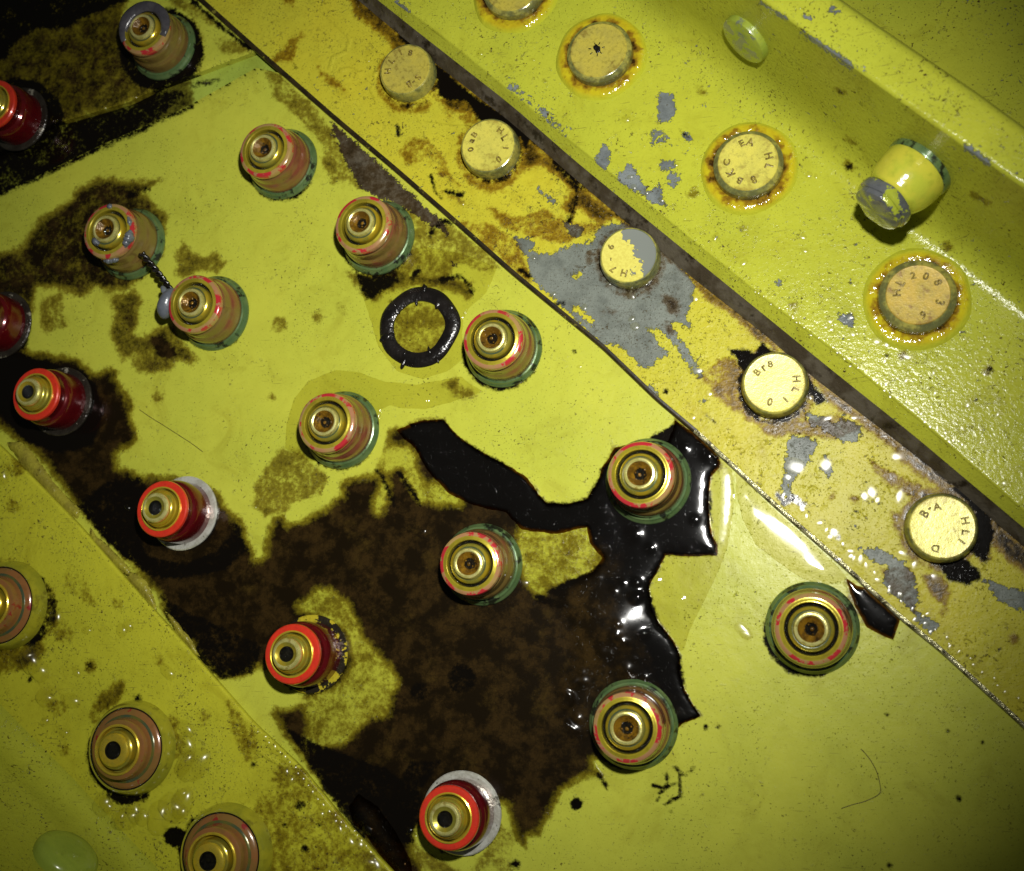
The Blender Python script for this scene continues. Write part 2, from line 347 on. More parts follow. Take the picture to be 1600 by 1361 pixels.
def mesh_obj(name, verts, faces, mat, parent=None, smooth=True, attrs=None):
    me = bpy.data.meshes.new(name)
    me.from_pydata([tuple(map(float, v)) for v in verts], [], [tuple(map(int, f)) for f in faces])
    if attrs:
        for k, a in attrs.items():
            at = me.attributes.new(k, 'FLOAT', 'POINT'); at.data.foreach_set('value', np.asarray(a, np.float32))
    me.materials.append(mat)
    if smooth: me.polygons.foreach_set('use_smooth', [True] * len(me.polygons))
    me.update()
    o = bpy.data.objects.new(name, me); COL.objects.link(o)
    if parent: o.parent = parent
    return o

def empty(name, loc=(0, 0, 0), rot=(0, 0, 0)):
    o = bpy.data.objects.new(name, None); COL.objects.link(o)
    o.empty_display_size = .3; o.location = loc; o.rotation_euler = rot
    return o

def kids(o): return [c for c in bpy.data.objects if c.parent == o]
def copy_tree(o, parent=None):
    c = o.copy(); COL.objects.link(c); c.parent = parent
    for ch in kids(o): copy_tree(ch, c)
    return c

def lathe(name, prof, mat, parent=None, seg=56, jitter=0.0, seed=0, smooth=True):
    """prof rows: (r, z) or (r, z, 'hex'); a zero radius closes the end. jitter roughens the ring"""
    rng = np.random.default_rng(seed)
    th = np.arange(seg) * 2 * math.pi / seg
    ph = rng.uniform(0, 6.28, 6); am = rng.uniform(.3, 1, 6)
    wob = sum(am[k] * np.sin((k + 2) * th + ph[k]) for k in range(6)) / 3
    V = []; F = []; rows = []
    for row in prof:
        r, z = row[0], row[1]
        if r <= 1e-6:
            rows.append([len(V)]); V.append((0, 0, z)); continue
        rr = np.full(seg, r) * (1 + jitter * wob)
        zz = np.full(seg, z) * (1 + jitter * np.roll(wob, 9) * 2)
        if len(row) > 2:
            a = np.mod(th, math.pi / 3) - math.pi / 6
            rr = r * math.cos(math.pi / 6) / np.cos(a)
        rows.append(list(range(len(V), len(V) + seg)))
        V += list(zip(rr * np.cos(th), rr * np.sin(th), zz))
    for a, b in zip(rows[:-1], rows[1:]):
        for i in range(seg):
            j = (i + 1) % seg
            if len(a) == 1: F.append((a[0], b[i], b[j]))
            elif len(b) == 1: F.append((a[i], a[j], b[0]))
            else: F.append((a[i], a[j], b[j], b[i]))
    o = mesh_obj(name, V, F, mat, parent, smooth)
    bm = bmesh.new(); bm.from_mesh(o.data); bmesh.ops.recalc_face_normals(bm, faces=bm.faces)
    for e in bm.edges:
        if len(e.link_faces) == 2 and e.calc_face_angle(0) > math.radians(32): e.smooth = False
    bm.to_mesh(o.data); bm.free()
    return o

def tube(name, pts, rad, mat, parent=None, seg=8):
    pts = [Vector(p) for p in pts]; V = []; F = []
    n = len(pts); up = Vector((0.13, 0.2, 0.97))
    for i, p in enumerate(pts):
        t = (pts[min(i + 1, n - 1)] - pts[max(i - 1, 0)]).normalized()
        a = t.cross(up).normalized(); c = a.cross(t)
        r = rad(i / (n - 1)) if callable(rad) else rad
        for k in range(seg):
            w = 2 * math.pi * k / seg
            V.append(p + (a * math.cos(w) + c * math.sin(w)) * r)
    for i in range(n - 1):
        for k in range(seg):
            F.append((i * seg + k, i * seg + (k + 1) % seg, (i + 1) * seg + (k + 1) % seg, (i + 1) * seg + k))
    F.append(tuple(range(seg))[::-1]); F.append(tuple((n - 1) * seg + k for k in range(seg)))
    return mesh_obj(name, V, F, mat, parent)

def lump(name, c, size, mat, parent=None, rot=0.0, amp=.12, seed=1, sub=4):
    bm = bmesh.new(); bmesh.ops.create_icosphere(bm, subdivisions=sub, radius=1)
    rng = np.random.default_rng(seed); d = rng.normal(size=(7, 3)); p = rng.uniform(0, 6, 7)
    Rm = Matrix.Rotation(rot, 3, 'Z')
    for v in bm.verts:
        k = 1 + amp * sum(math.sin(1.7 * (v.co.x * a[0] + v.co.y * a[1] + v.co.z * a[2]) + q) for a, q in zip(d, p)) / 3
        v.co = Rm @ Vector((v.co.x * size[0] * k, v.co.y * size[1] * k, v.co.z * size[2] * k)) + Vector(c)
    me = bpy.data.meshes.new(name); bm.to_mesh(me); bm.free(); me.materials.append(mat)
    me.polygons.foreach_set('use_smooth', [True] * len(me.polygons))
    o = bpy.data.objects.new(name, me); COL.objects.link(o)
    if parent: o.parent = parent
    return o

# ------------------------------------------------------------------ distance fields over the panels (in photo pixels)
FAR = -90.0
def sd_poly(P, poly, margin=60):
    poly = np.asarray(poly, float)
    out = np.full(len(P), FAR)
    lo = poly.min(0) - margin; hi = poly.max(0) + margin
    m = np.where((P[:, 0] > lo[0]) & (P[:, 0] < hi[0]) & (P[:, 1] > lo[1]) & (P[:, 1] < hi[1]))[0]
    if not len(m): return out
    Q = P[m]; d2 = np.full(len(m), 1e12); ins = np.zeros(len(m), bool)
    A = poly; B = np.roll(poly, -1, 0)
    for a, b in zip(A, B):
        e = b - a; w = Q - a
        t = np.clip((w @ e) / max(e @ e, 1e-9), 0, 1)
        q = w - t[:, None] * e
        d2 = np.minimum(d2, (q * q).sum(1))
        c = (a[1] > Q[:, 1]) != (b[1] > Q[:, 1])
        if abs(b[1] - a[1]) > 1e-9:
            ins ^= c & (Q[:, 0] < (b[0] - a[0]) * (Q[:, 1] - a[1]) / (b[1] - a[1]) + a[0])
    d = np.sqrt(d2)
    out[m] = np.where(ins, d, -d)
    return np.maximum(out, FAR)

def sd_stroke(P, pts, r):
    pts = np.asarray(pts, float); out = np.full(len(P), FAR)
    lo = pts.min(0) - 70; hi = pts.max(0) + 70
    m = np.where((P[:, 0] > lo[0]) & (P[:, 0] < hi[0]) & (P[:, 1] > lo[1]) & (P[:, 1] < hi[1]))[0]
    if not len(m): return out
    Q = P[m]; d2 = np.full(len(m), 1e12)
    for a, b in zip(pts[:-1], pts[1:]):
        e = b - a; w = Q - a; t = np.clip((w @ e) / max(e @ e, 1e-9), 0, 1)
        q = w - t[:, None] * e; d2 = np.minimum(d2, (q * q).sum(1))
    out[m] = r - np.sqrt(d2)
    return np.maximum(out, FAR)

def field(P, items):
    """items: ('p', pts, cap) region | ('h', pts) hole | ('s', pts, r, cap) stroke | ('c', x, y, r, cap) disc; later ones go on top"""
    v = np.full(len(P), FAR)
    for it in items:
        k = it[0]
        if k == 'p': d = sd_poly(P, it[1]); d = np.minimum(d, it[2]) if len(it) > 2 else d; v = np.maximum(v, d)
        elif k == 'h': v = np.minimum(v, -sd_poly(P, it[1]))
        elif k == 'hs': v = np.minimum(v, -sd_stroke(P, it[1], it[2]))
        elif k == 's': d = sd_stroke(P, it[1], it[2]); d = np.minimum(d, it[3]) if len(it) > 3 else d; v = np.maximum(v, d)
        elif k == 'c':
            d = np.maximum(it[3] - np.hypot(P[:, 0] - it[1], P[:, 1] - it[2]), FAR)
            d = np.minimum(d, it[4]) if len(it) > 4 else d; v = np.maximum(v, d)
    return v

def sheet(name, poly, ztop, thick, mat, layers, step=3.0, parent=None, edge=0.03, edgew=3.0, hfun=None, wob=0.0, extra=None):
    """a plate (or puddle) with the outline poly: fine grid on top, border snapped to the outline, skirt below"""
    poly = np.asarray(poly, float)
    lo = np.maximum(poly.min(0), [-70, -70]) - step; hi = np.minimum(poly.max(0), [PW + 70, PH + 70]) + step
    nx = int((hi[0] - lo[0]) / step) + 2; ny = int((hi[1] - lo[1]) / step) + 2
    gx = lo[0] + np.arange(nx) * step; gy = lo[1] + np.arange(ny) * step
    G = np.stack(np.meshgrid(gx, gy), -1).reshape(-1, 2)
    sd = sd_poly(G, poly, 80)
    if wob:
        def wn(x, y, s):
            return np.sin(x / s + 1.3 * np.sin(y / s * .7)) * np.cos(y / s * 1.1 + 1.7 * np.sin(x / s * .6))
        sd = sd + wob * (wn(G[:, 0], G[:, 1], 7.0) + .6 * wn(G[:, 0] + 31, G[:, 1] - 12, 3.1))
    S = sd.reshape(ny, nx)
    gyv, gxv = np.gradient(S, step)
    gn = np.hypot(gxv, gyv) + 1e-6
    move = (np.abs(S) < step * .72)
    U = G[:, 0].reshape(ny, nx) - np.where(move, S * gxv / gn / np.maximum(gn, .6), 0)
    Vv = G[:, 1].reshape(ny, nx) - np.where(move, S * gyv / gn / np.maximum(gn, .6), 0)
    ok = (S > 0) | move
    S2 = np.where(move, 0, S)
    q = ok[:-1, :-1] & ok[1:, :-1] & ok[:-1, 1:] & ok[1:, 1:]
    idx = np.arange(nx * ny).reshape(ny, nx)
    F = np.stack([idx[:-1, :-1][q], idx[1:, :-1][q], idx[1:, 1:][q], idx[:-1, 1:][q]], -1)
    # triangles at the border
    T = []
    for combo in (((0, 0), (1, 0), (1, 1)), ((0, 0), (1, 1), (0, 1)), ((0, 0), (1, 0), (0, 1)), ((1, 0), (1, 1), (0, 1))):
        mm = [ok[a:ny - 1 + a, b:nx - 1 + b] for a, b in combo]
        cnt = ok[:-1, :-1].astype(int) + ok[1:, :-1] + ok[:-1, 1:] + ok[1:, 1:]
        t = mm[0] & mm[1] & mm[2] & (cnt == 3)
        ii = [idx[a:ny - 1 + a, b:nx - 1 + b][t] for a, b in combo]
        if len(ii[0]): T.append(np.stack(ii, -1))
    faces = [tuple(f) for f in F.tolist()] + [tuple(f) for t in T for f in t.tolist()]
    used = np.unique(np.concatenate([F.ravel()] + [t.ravel() for t in T]))
    rem = np.full(nx * ny, -1); rem[used] = np.arange(len(used))
    uu = U.ravel()[used]; vv = Vv.ravel()[used]; ss = S2.ravel()[used]
    PP = np.stack([uu, vv], -1)
    if hfun is not None: zz = ztop + hfun(ss, PP)
    else: zz = ztop - edge * np.exp(-np.maximum(ss, 0) / edgew)
    V = W(uu, vv, zz)
    faces = [tuple(int(rem[i]) for i in f) for f in faces]
    at = {k: field(PP, layers.get(k, [])) for k in ('brown', 'black', 'grey', 'film', 'ridge')} if layers is not None else {}
    if extra: at.update(extra(ss, PP))
    o = mesh_obj(name, V, faces, mat, parent, True, at)
    bm = bmesh.new(); bm.from_mesh(o.data)
    be = [e for e in bm.edges if len(e.link_faces) == 1]
    if thick > 0:
        r = bmesh.ops.extrude_edge_only(bm, edges=be)
        for v in r['geom']:
            if isinstance(v, bmesh.types.BMVert): v.co.z -= thick
        for f in r['geom']:
            if isinstance(f, bmesh.types.BMFace): f.smooth = False
        for e in be: e.smooth = False
    bmesh.ops.recalc_face_normals(bm, faces=bm.faces)
    bm.to_mesh(o.data); bm.free()
    # faces must look up
    if sum(p.normal.z * p.area for p in o.data.polygons) < 0: o.data.flip_normals()
    return o

def loft(name, d, s0, s1, rows, mat, layers=None, step=4.0, parent=None, matfor=None, mats=()):
    """surface swept along direction d (photo): rows are (polyline, z); q(s) read off each polyline by its distance along d"""
    d = np.asarray(d, float); d /= np.linalg.norm(d); n = np.array([d[1], -d[0]])
    s = np.arange(s0, s1 + step, step)
    U = []; Z = []
    for pts, z in rows:
        pts = np.asarray(pts, float); ps = pts @ d; pq = pts @ n; o = np.argsort(ps); ps = ps[o]; pq = pq[o]
        qq = np.interp(s, ps, pq)
        k0 = (pq[1] - pq[0]) / (ps[1] - ps[0]); k1 = (pq[-1] - pq[-2]) / (ps[-1] - ps[-2])
        qq = np.where(s < ps[0], pq[0] + (s - ps[0]) * k0 * .5, qq); qq = np.where(s > ps[-1], pq[-1] + (s - ps[-1]) * k1 * .5, qq)
        ker = np.ones(9) / 9; qq = np.convolve(np.pad(qq, 4, mode='edge'), ker, 'valid')
        U.append(s[:, None] * d + qq[:, None] * n); Z.append(np.full(len(s), z))
    U = np.array(U); Z = np.array(Z); nr, ns = Z.shape
    V = W(U[..., 0], U[..., 1], Z).reshape(-1, 3); PP = U.reshape(-1, 2)
    idx = np.arange(nr * ns).reshape(nr, ns)
    F = np.stack([idx[:-1, :-1], idx[1:, :-1], idx[1:, 1:], idx[:-1, 1:]], -1).reshape(-1, 4)
    at = {k: field(PP, (layers or {}).get(k, [])) for k in ('brown', 'black', 'grey', 'film', 'ridge')}
    o = mesh_obj(name, V, F.tolist(), mat, parent, True, at)
    for m in mats: o.data.materials.append(m)
    if matfor:
        for k, p in enumerate(o.data.polygons): p.material_index = matfor(k // (ns - 1))
    if sum(p.normal.z * p.area for p in o.data.polygons) < 0: o.data.flip_normals()
    return o

def lerp_rows(a, za, b, zb, n, d, zf=None, include_end=True):
    """rows between two polylines (given at the same stations along d)"""
    d = np.asarray(d, float); d /= np.linalg.norm(d); nn = np.array([d[1], -d[0]])
    a = np.asarray(a, float); b = np.asarray(b, float)
    s = np.linspace(min((a @ d).min(), (b @ d).min()), max((a @ d).max(), (b @ d).max()), 40)
    def q(p):
        o = np.argsort(p @ d); x = (p @ d)[o]; y = (p @ nn)[o]
        r = np.interp(s, x, y)
        k = (y[-1] - y[0]) / (x[-1] - x[0])
        r = np.where(s < x[0], y[0] + (s - x[0]) * k, r); return np.where(s > x[-1], y[-1] + (s - x[-1]) * k, r)
    qa, qb = q(a), q(b); out = []
    for i in range(n + (1 if include_end else 0)):
        t = i / n; qq = qa * (1 - t) + qb * t
        z = za * (1 - t) + zb * t if zf is None else za + (zb - za) * zf(t)
        out.append((s[:, None] * d + qq[:, None] * nn, z))
    return out

exec_layers = None
# ------------------------------------------------------------------ outlines traced on the photograph
STRIP_EDGE = [(270, -40), (305, -5), (400, 80), (520, 185), (615, 265), (707, 345), (800, 428), (940, 543), (1025, 625), (1087, 677),
              (1200, 782), (1308, 877), (1407, 967), (1470, 1018), (1600, 1137), (1680, 1212)]
ANGLE_BOT = [(440, -105), (565, 0), (645, 67), (800, 188), (907, 282), (972, 337), (1085, 432), (1200, 522), (1270, 585), (1395, 680),
             (1500, 762), (1600, 850), (1680, 920)]
ANGLE_MID = [(460, -108), (590, 0), (663, 58), (800, 165), (897, 250), (975, 314), (1095, 412), (1200, 497), (1297, 576), (1425, 678),
             (1600, 825), (1680, 893)]
ANGLE_TOP = [(490, -105), (615, -2), (682, 47), (800, 143), (885, 213), (975, 285), (1037, 336), (1100, 388), (1200, 468), (1325, 562),
             (1460, 673), (1600, 796), (1680, 866)]
FIL0 = [(790, -100), (942, 12), (1240, 232), (1385, 343), (1500, 428), (1600, 505), (1700, 582)]
FIL1 = [(930, -90), (1050, 0), (1240, 143), (1385, 256), (1500, 340), (1600, 415), (1700, 490)]
WEBTOP = [(1080, -85), (1200, 8), (1332, 105), (1450, 190), (1600, 295), (1700, 365)]
LIPOUT = [(1180, -95), (1320, 5), (1380, 47), (1525, 145), (1600, 200), (1700, 272)]
LS_EDGE = [(-60, 640), (0, 695), (37, 730), (125, 820), (212, 920), (300, 1017), (398, 1129), (472, 1198), (540, 1282), (615, 1361), (680, 1430)]
LS_FIL0 = [(-60, 1035), (0, 1100), (110, 1212), (250, 1361), (320, 1435)]
LS_FIL1 = [(-70, 1125), (0, 1195), (165, 1361), (235, 1435)]

UP_EDGE = [(-60, 262), (0, 238), (80, 195), (200, 160), (247, 137), (400, 80)]
MAIN_TOP = [(-60, 332), (0, 303), (100, 255), (155, 228), (250, 186), (295, 165), (400, 106), (430, 106)]

BIG = [(-60, 530), (0, 520), (47, 547), (85, 552), (120, 557), (147, 580), (172, 575), (187, 580), (182, 592), (200, 617), (207, 632), (207, 652),
       (215, 672), (217, 685), (207, 697), (185, 710), (187, 728), (225, 742), (265, 740), (340, 765), (360, 800), (378, 812), (388, 840),
       (402, 872), (411, 866), (415, 825), (430, 808), (445, 803), (450, 815), (470, 812), (497, 797), (530, 775), (530, 752), (560, 742),
       (585, 738), (600, 700), (605, 672), (640, 662), (662, 656), (692, 656), (705, 670), (720, 685), (750, 705), (800, 731), (825, 747),
       (840, 770), (855, 787), (887, 788), (917, 780), (930, 760), (942, 730), (960, 700), (1000, 690), (1045, 690), (1055, 655), (1087, 677),
       (1125, 715), (1125, 730), (1110, 745), (1107, 792), (1112, 835), (1122, 852), (1120, 867), (1075, 870), (1040, 867), (1025, 897),
       (1014, 917), (1020, 955), (1032, 977), (1050, 997), (1062, 1020), (1062, 1052), (1070, 1077), (1085, 1105), (1095, 1120), (1068, 1130),
       (1050, 1140), (990, 1180), (928, 1188), (945, 1217), (932, 1212), (910, 1220), (880, 1237), (867, 1262), (852, 1285), (845, 1307),
       (825, 1310), (823, 1330), (807, 1312), (797, 1285), (790, 1262), (770, 1250), (720, 1270), (650, 1300), (648, 1330), (665, 1365),
       (650, 1420), (560, 1310), (530, 1262), (475, 1192), (437, 1142), (424, 1115), (430, 1106), (480, 1100), (478, 1060), (405, 1046),
       (375, 1062), (345, 1060), (318, 1040), (250, 950), (245, 925), (232, 918), (215, 900), (205, 885), (125, 800), (60, 715), (0, 670), (-60, 625)]
H1 = [(815, 830), (870, 835), (917, 825), (922, 850), (940, 872), (930, 887), (895, 905), (857, 910), (843, 925), (832, 917), (822, 895), (812, 860)]
H2 = [(478, 1090), (520, 1085), (560, 1040), (548, 985), (560, 1000), (600, 1035), (617, 1067), (607, 1092), (602, 1115), (575, 1117), (562, 1132), (532, 1160),
      (487, 1162), (482, 1155), (490, 1132), (482, 1110)]
H2B = [(470, 948), (495, 928), (522, 927), (540, 948), (556, 978), (560, 1010), (540, 975), (500, 958)]
H3 = [(590, 716), (612, 700), (640, 700), (645, 728), (662, 762), (690, 760), (716, 783), (690, 784), (658, 778), (640, 748), (628, 725), (605, 735)]
H4 = [(600, 755), (604, 762), (598, 790), (589, 798), (588, 788), (595, 772)]
RED = [(31, 187), (5, 508), (97, 628), (288, 802), (487, 1022), (722, 1270)]
GRN = [(257, 74), (443, 257), (207, 382), (336, 490), (592, 372), (787, 545), (535, 672), (1013, 752), (754, 882), (1269, 981), (990, 1131)]

def lscale(x, y):
    return float(100 / np.linalg.norm(W(x + 50, y) - W(x - 50, y)) * .01)
PANEL = dict(
    brown=[('p', BIG), ('h', H1), ('h', H2), ('h', H2B), ('h', H3), ('h', H4),
           ('p', H1, 1.5), ('p', H2, 0.5), ('p', H2B, 3), ('p', H3, -1),
           ('p', [(-40, 405), (30, 385), (62, 338), (100, 318), (125, 290), (160, 276), (212, 280), (250, 281), (228, 300), (240, 315),
                  (262, 340), (255, 400), (215, 440), (195, 460), (150, 450), (125, 465), (100, 455), (60, 450), (55, 485), (40, 505), (-40, 530)], 13),
           ('p', [(172, 470), (180, 460), (210, 450), (225, 470), (215, 500), (210, 520), (225, 525), (260, 505), (275, 510), (290, 540), (310, 562),
                  (300, 574), (280, 562), (265, 577), (240, 588), (215, 580), (207, 570), (213, 555), (190, 565), (180, 540), (170, 520), (178, 500)], 8),
           ('p', [(222, 520), (262, 508), (285, 545), (290, 560), (262, 572), (235, 570)], 22),
           ('p', [(275, 400), (285, 375), (300, 395), (320, 400), (340, 393), (347, 408), (356, 410), (340, 427), (310, 425), (285, 437), (275, 425)], 6),
           ('p', [(60, 470), (95, 455), (103, 510), (75, 520), (62, 500)], 3),
           ('p', [(395, 790), (400, 755), (420, 725), (440, 700), (470, 705), (490, 725), (512, 745), (500, 770), (460, 785), (445, 800), (415, 805)], 4),
           ('c', 449, 746, 9), ('c', 478, 761, 9), ('c', 494, 497, 9, 5), ('c', 535, 483, 8, 3), ('c', 436, 508, 12, 3), ('c', 249, 620, 9, 5), ('c', 425, 620, 5, 3),
           ('p', [(415, 95), (500, 175), (525, 230), (542, 285), (520, 285), (503, 255), (505, 230), (470, 190), (430, 150), (418, 120)], 3.5),
           ('p', [(505, 185), (540, 235), (600, 300), (660, 330), (700, 350), (770, 400), (783, 418), (755, 425), (720, 410), (690, 440), (640, 440), (600, 425),
                  (640, 385), (650, 350), (610, 305), (560, 295), (525, 270)], 3.0),
           ('p', [(540, 425), (565, 425), (620, 415), (640, 425), (700, 430), (740, 440), (735, 470), (700, 455), (650, 445), (600, 460), (585, 475), (570, 465)], 9),
           ('p', [(610, 470), (690, 470), (700, 520), (680, 555), (640, 570), (615, 540), (605, 500)], 2.5),
           ('p', [(715, 600), (735, 605), (745, 620), (710, 620), (695, 600), (715, 590)], 5),
           ('p', [(640, 1310), (680, 1340), (720, 1361), (660, 1400), (600, 1330)], 4), ('p', [(780, 1290), (800, 1300), (800, 1361), (740, 1361), (760, 1330)], 0),
           ('p', [(1322, 905), (1345, 930), (1400, 968), (1396, 996), (1375, 990), (1345, 972), (1328, 940)]),
           ('s', [(360, 870), (384, 905), (380, 930)], 14, 3),
           ('p', [(517, 190), (545, 215), (600, 262), (645, 305), (690, 345), (700, 365), (660, 345), (640, 328), (600, 312), (565, 295), (545, 262), (530, 230)], 2.5)],
    black=[('p', [(640, 664), (692, 656), (720, 685), (800, 731), (855, 787), (917, 780), (942, 730), (1055, 660), (1123, 714), (1110, 745), (1112, 835), (1119, 866),
                  (1040, 866), (1014, 917), (1032, 977), (1062, 1020), (1070, 1077), (1094, 1119), (1010, 1150), (930, 1110), (900, 1060), (930, 960), (850, 925),
                  (950, 880), (920, 825), (820, 810), (740, 770), (690, 740), (660, 700)], 6),
           ('p', [(-60, 540), (0, 540), (60, 560), (130, 580), (150, 600), (165, 640), (150, 680), (140, 700), (90, 710), (40, 690), (0, 650), (-60, 600)]),
           ('p', [(170, 750), (220, 745), (240, 780), (215, 830), (230, 870), (290, 880), (340, 860), (370, 815), (385, 860), (350, 890), (280, 905), (230, 900), (170, 850), (120, 790)], 3),
           ('p', [(250, 930), (300, 960), (410, 1010), (395, 1050), (350, 1062), (318, 1040), (260, 965)], 2),
           ('p', [(445, 1135), (500, 1165), (600, 1200), (660, 1240), (645, 1320), (560, 1310), (480, 1190)], 3),
           ('p', [(640, 1190), (690, 1190), (660, 1230), (620, 1240)], 2),
           ('c', 655, 1080, 14, 3), ('c', 720, 1060, 22, 2),
           ('s', [(843, 935), (870, 945), (920, 930)], 7), ('s', [(590, 735), (602, 755), (616, 790)], 3), ('s', [(625, 740), (655, 785)], 4),
           ('s', [(-10, 308), (100, 258), (250, 188), (300, 166)], 3.5),
           ('p', [(555, 425), (580, 430), (620, 415), (622, 440), (595, 458), (575, 470), (562, 450)], 3), ('p', [(640, 430), (655, 413), (658, 425), (645, 440)]),
           ('s', [(672, 365), (690, 345), (705, 348)], 3), ('s', [(690, 438), (720, 430), (738, 455)], 3.5),
           ('s', [(935, 1210), (944, 1222), (948, 1232)], 3),
           # dendrite below the big green collar
           ('s', [(1030, 1240), (1050, 1225), (1062, 1222), (1060, 1205), (1056, 1200)], 2.6), ('s', [(1056, 1205), (1070, 1212), (1080, 1202)], 2.4),
           ('s', [(1022, 1228), (1036, 1232), (1044, 1225), (1042, 1212)], 2.6), ('s', [(1062, 1225), (1064, 1243), (1052, 1250), (1040, 1258)], 2.6),
           ('s', [(1028, 1250), (1032, 1245)], 2.2), ('c', 1048, 1268, 4), ('c', 901, 1257, 9), ('c', 1102, 1136, 3), ('c', 1123, 1135, 3), ('c', 1096, 1095, 2.5),
           ('c', 898, 548, 2.5), ('c', 1386, 1117, 3), ('c', 1481, 1142, 3), ('c', 1535, 1160, 4.5), ('c', 1498, 1248, 3.5), ('c', 1390, 1352, 5), ('c', 805, 1350, 8),
           ('c', 1420, 1010, 0), ('s', [(205, 305), (230, 295)], 3)]
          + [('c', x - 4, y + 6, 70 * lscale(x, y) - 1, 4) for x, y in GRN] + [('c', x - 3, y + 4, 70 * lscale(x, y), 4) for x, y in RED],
    grey=[('p', [(517, 190), (545, 215), (600, 262), (645, 305), (690, 345), (700, 365), (660, 345), (640, 328), (600, 312), (565, 295), (545, 262), (530, 230)]),
          ('c', 711, 414, 3), ('p', [(415, 90), (430, 95), (455, 92), (455, 98), (432, 100)])],
    film=[
          ('p', BIG)],
)
UPPER = dict(
    brown=[('p', [(-60, -60), (190, -60), (205, -10), (190, 30), (205, 60), (220, 110), (250, 130), (245, 145), (200, 165), (80, 200), (-60, 270)], 10),
           ('p', [(240, -20), (330, 20), (350, 45), (310, 30), (290, 20)], 3), ('p', [(300, 30), (320, 60), (310, 110), (270, 130), (240, 130), (300, 90)], 6),
           ('p', [(330, 60), (370, 60), (390, 80), (350, 85)], 2)],
    black=[('p', [(-60, -60), (190, -60), (200, 0), (170, 12), (140, 25), (100, 45), (60, 45), (30, 60), (10, 90), (-60, 130)], 4),
           ('c', 30, 192, 70, 4), ('p', [(-60, 210), (0, 220), (60, 205), (120, 195), (-60, 290)], 4),
           ('c', 252, 78, 66, 4), ('s', [(300, 0), (350, 45), (405, 85)], 3.5)],
    film=[('p', [(-60, -60), (190, -60), (190, 60), (150, 160), (-60, 260)])],
)
SKIN = dict(brown=[('p', [(-90, 200), (250, 110), (300, 120), (310, 190), (0, 330), (-90, 330)], 8)],
            black=[('p', [(-90, 220), (200, 150), (250, 140), (290, 145), (240, 190), (0, 320), (-90, 330)], 3), ('s', [(300, 135), (340, 125)], 4, 2), ('c', 325, 128, 4)])
G1 = [(813, 382), (828, 393), (860, 397), (880, 387), (905, 380), (925, 378), (930, 362), (950, 350), (975, 348), (1005, 360), (1060, 410), (1086, 445), (1083, 470),
      (1072, 490), (1082, 513), (1060, 505), (1050, 500), (1052, 515), (1068, 535), (1092, 572), (1098, 590), (1080, 580), (1062, 548), (1045, 530), (1030, 515),
      (1012, 512), (1022, 525), (1032, 543), (1045, 553), (1028, 560), (1020, 575), (1008, 578), (998, 570), (985, 553), (965, 540), (940, 538), (915, 515),
      (885, 485), (850, 455), (830, 432), (823, 405)]
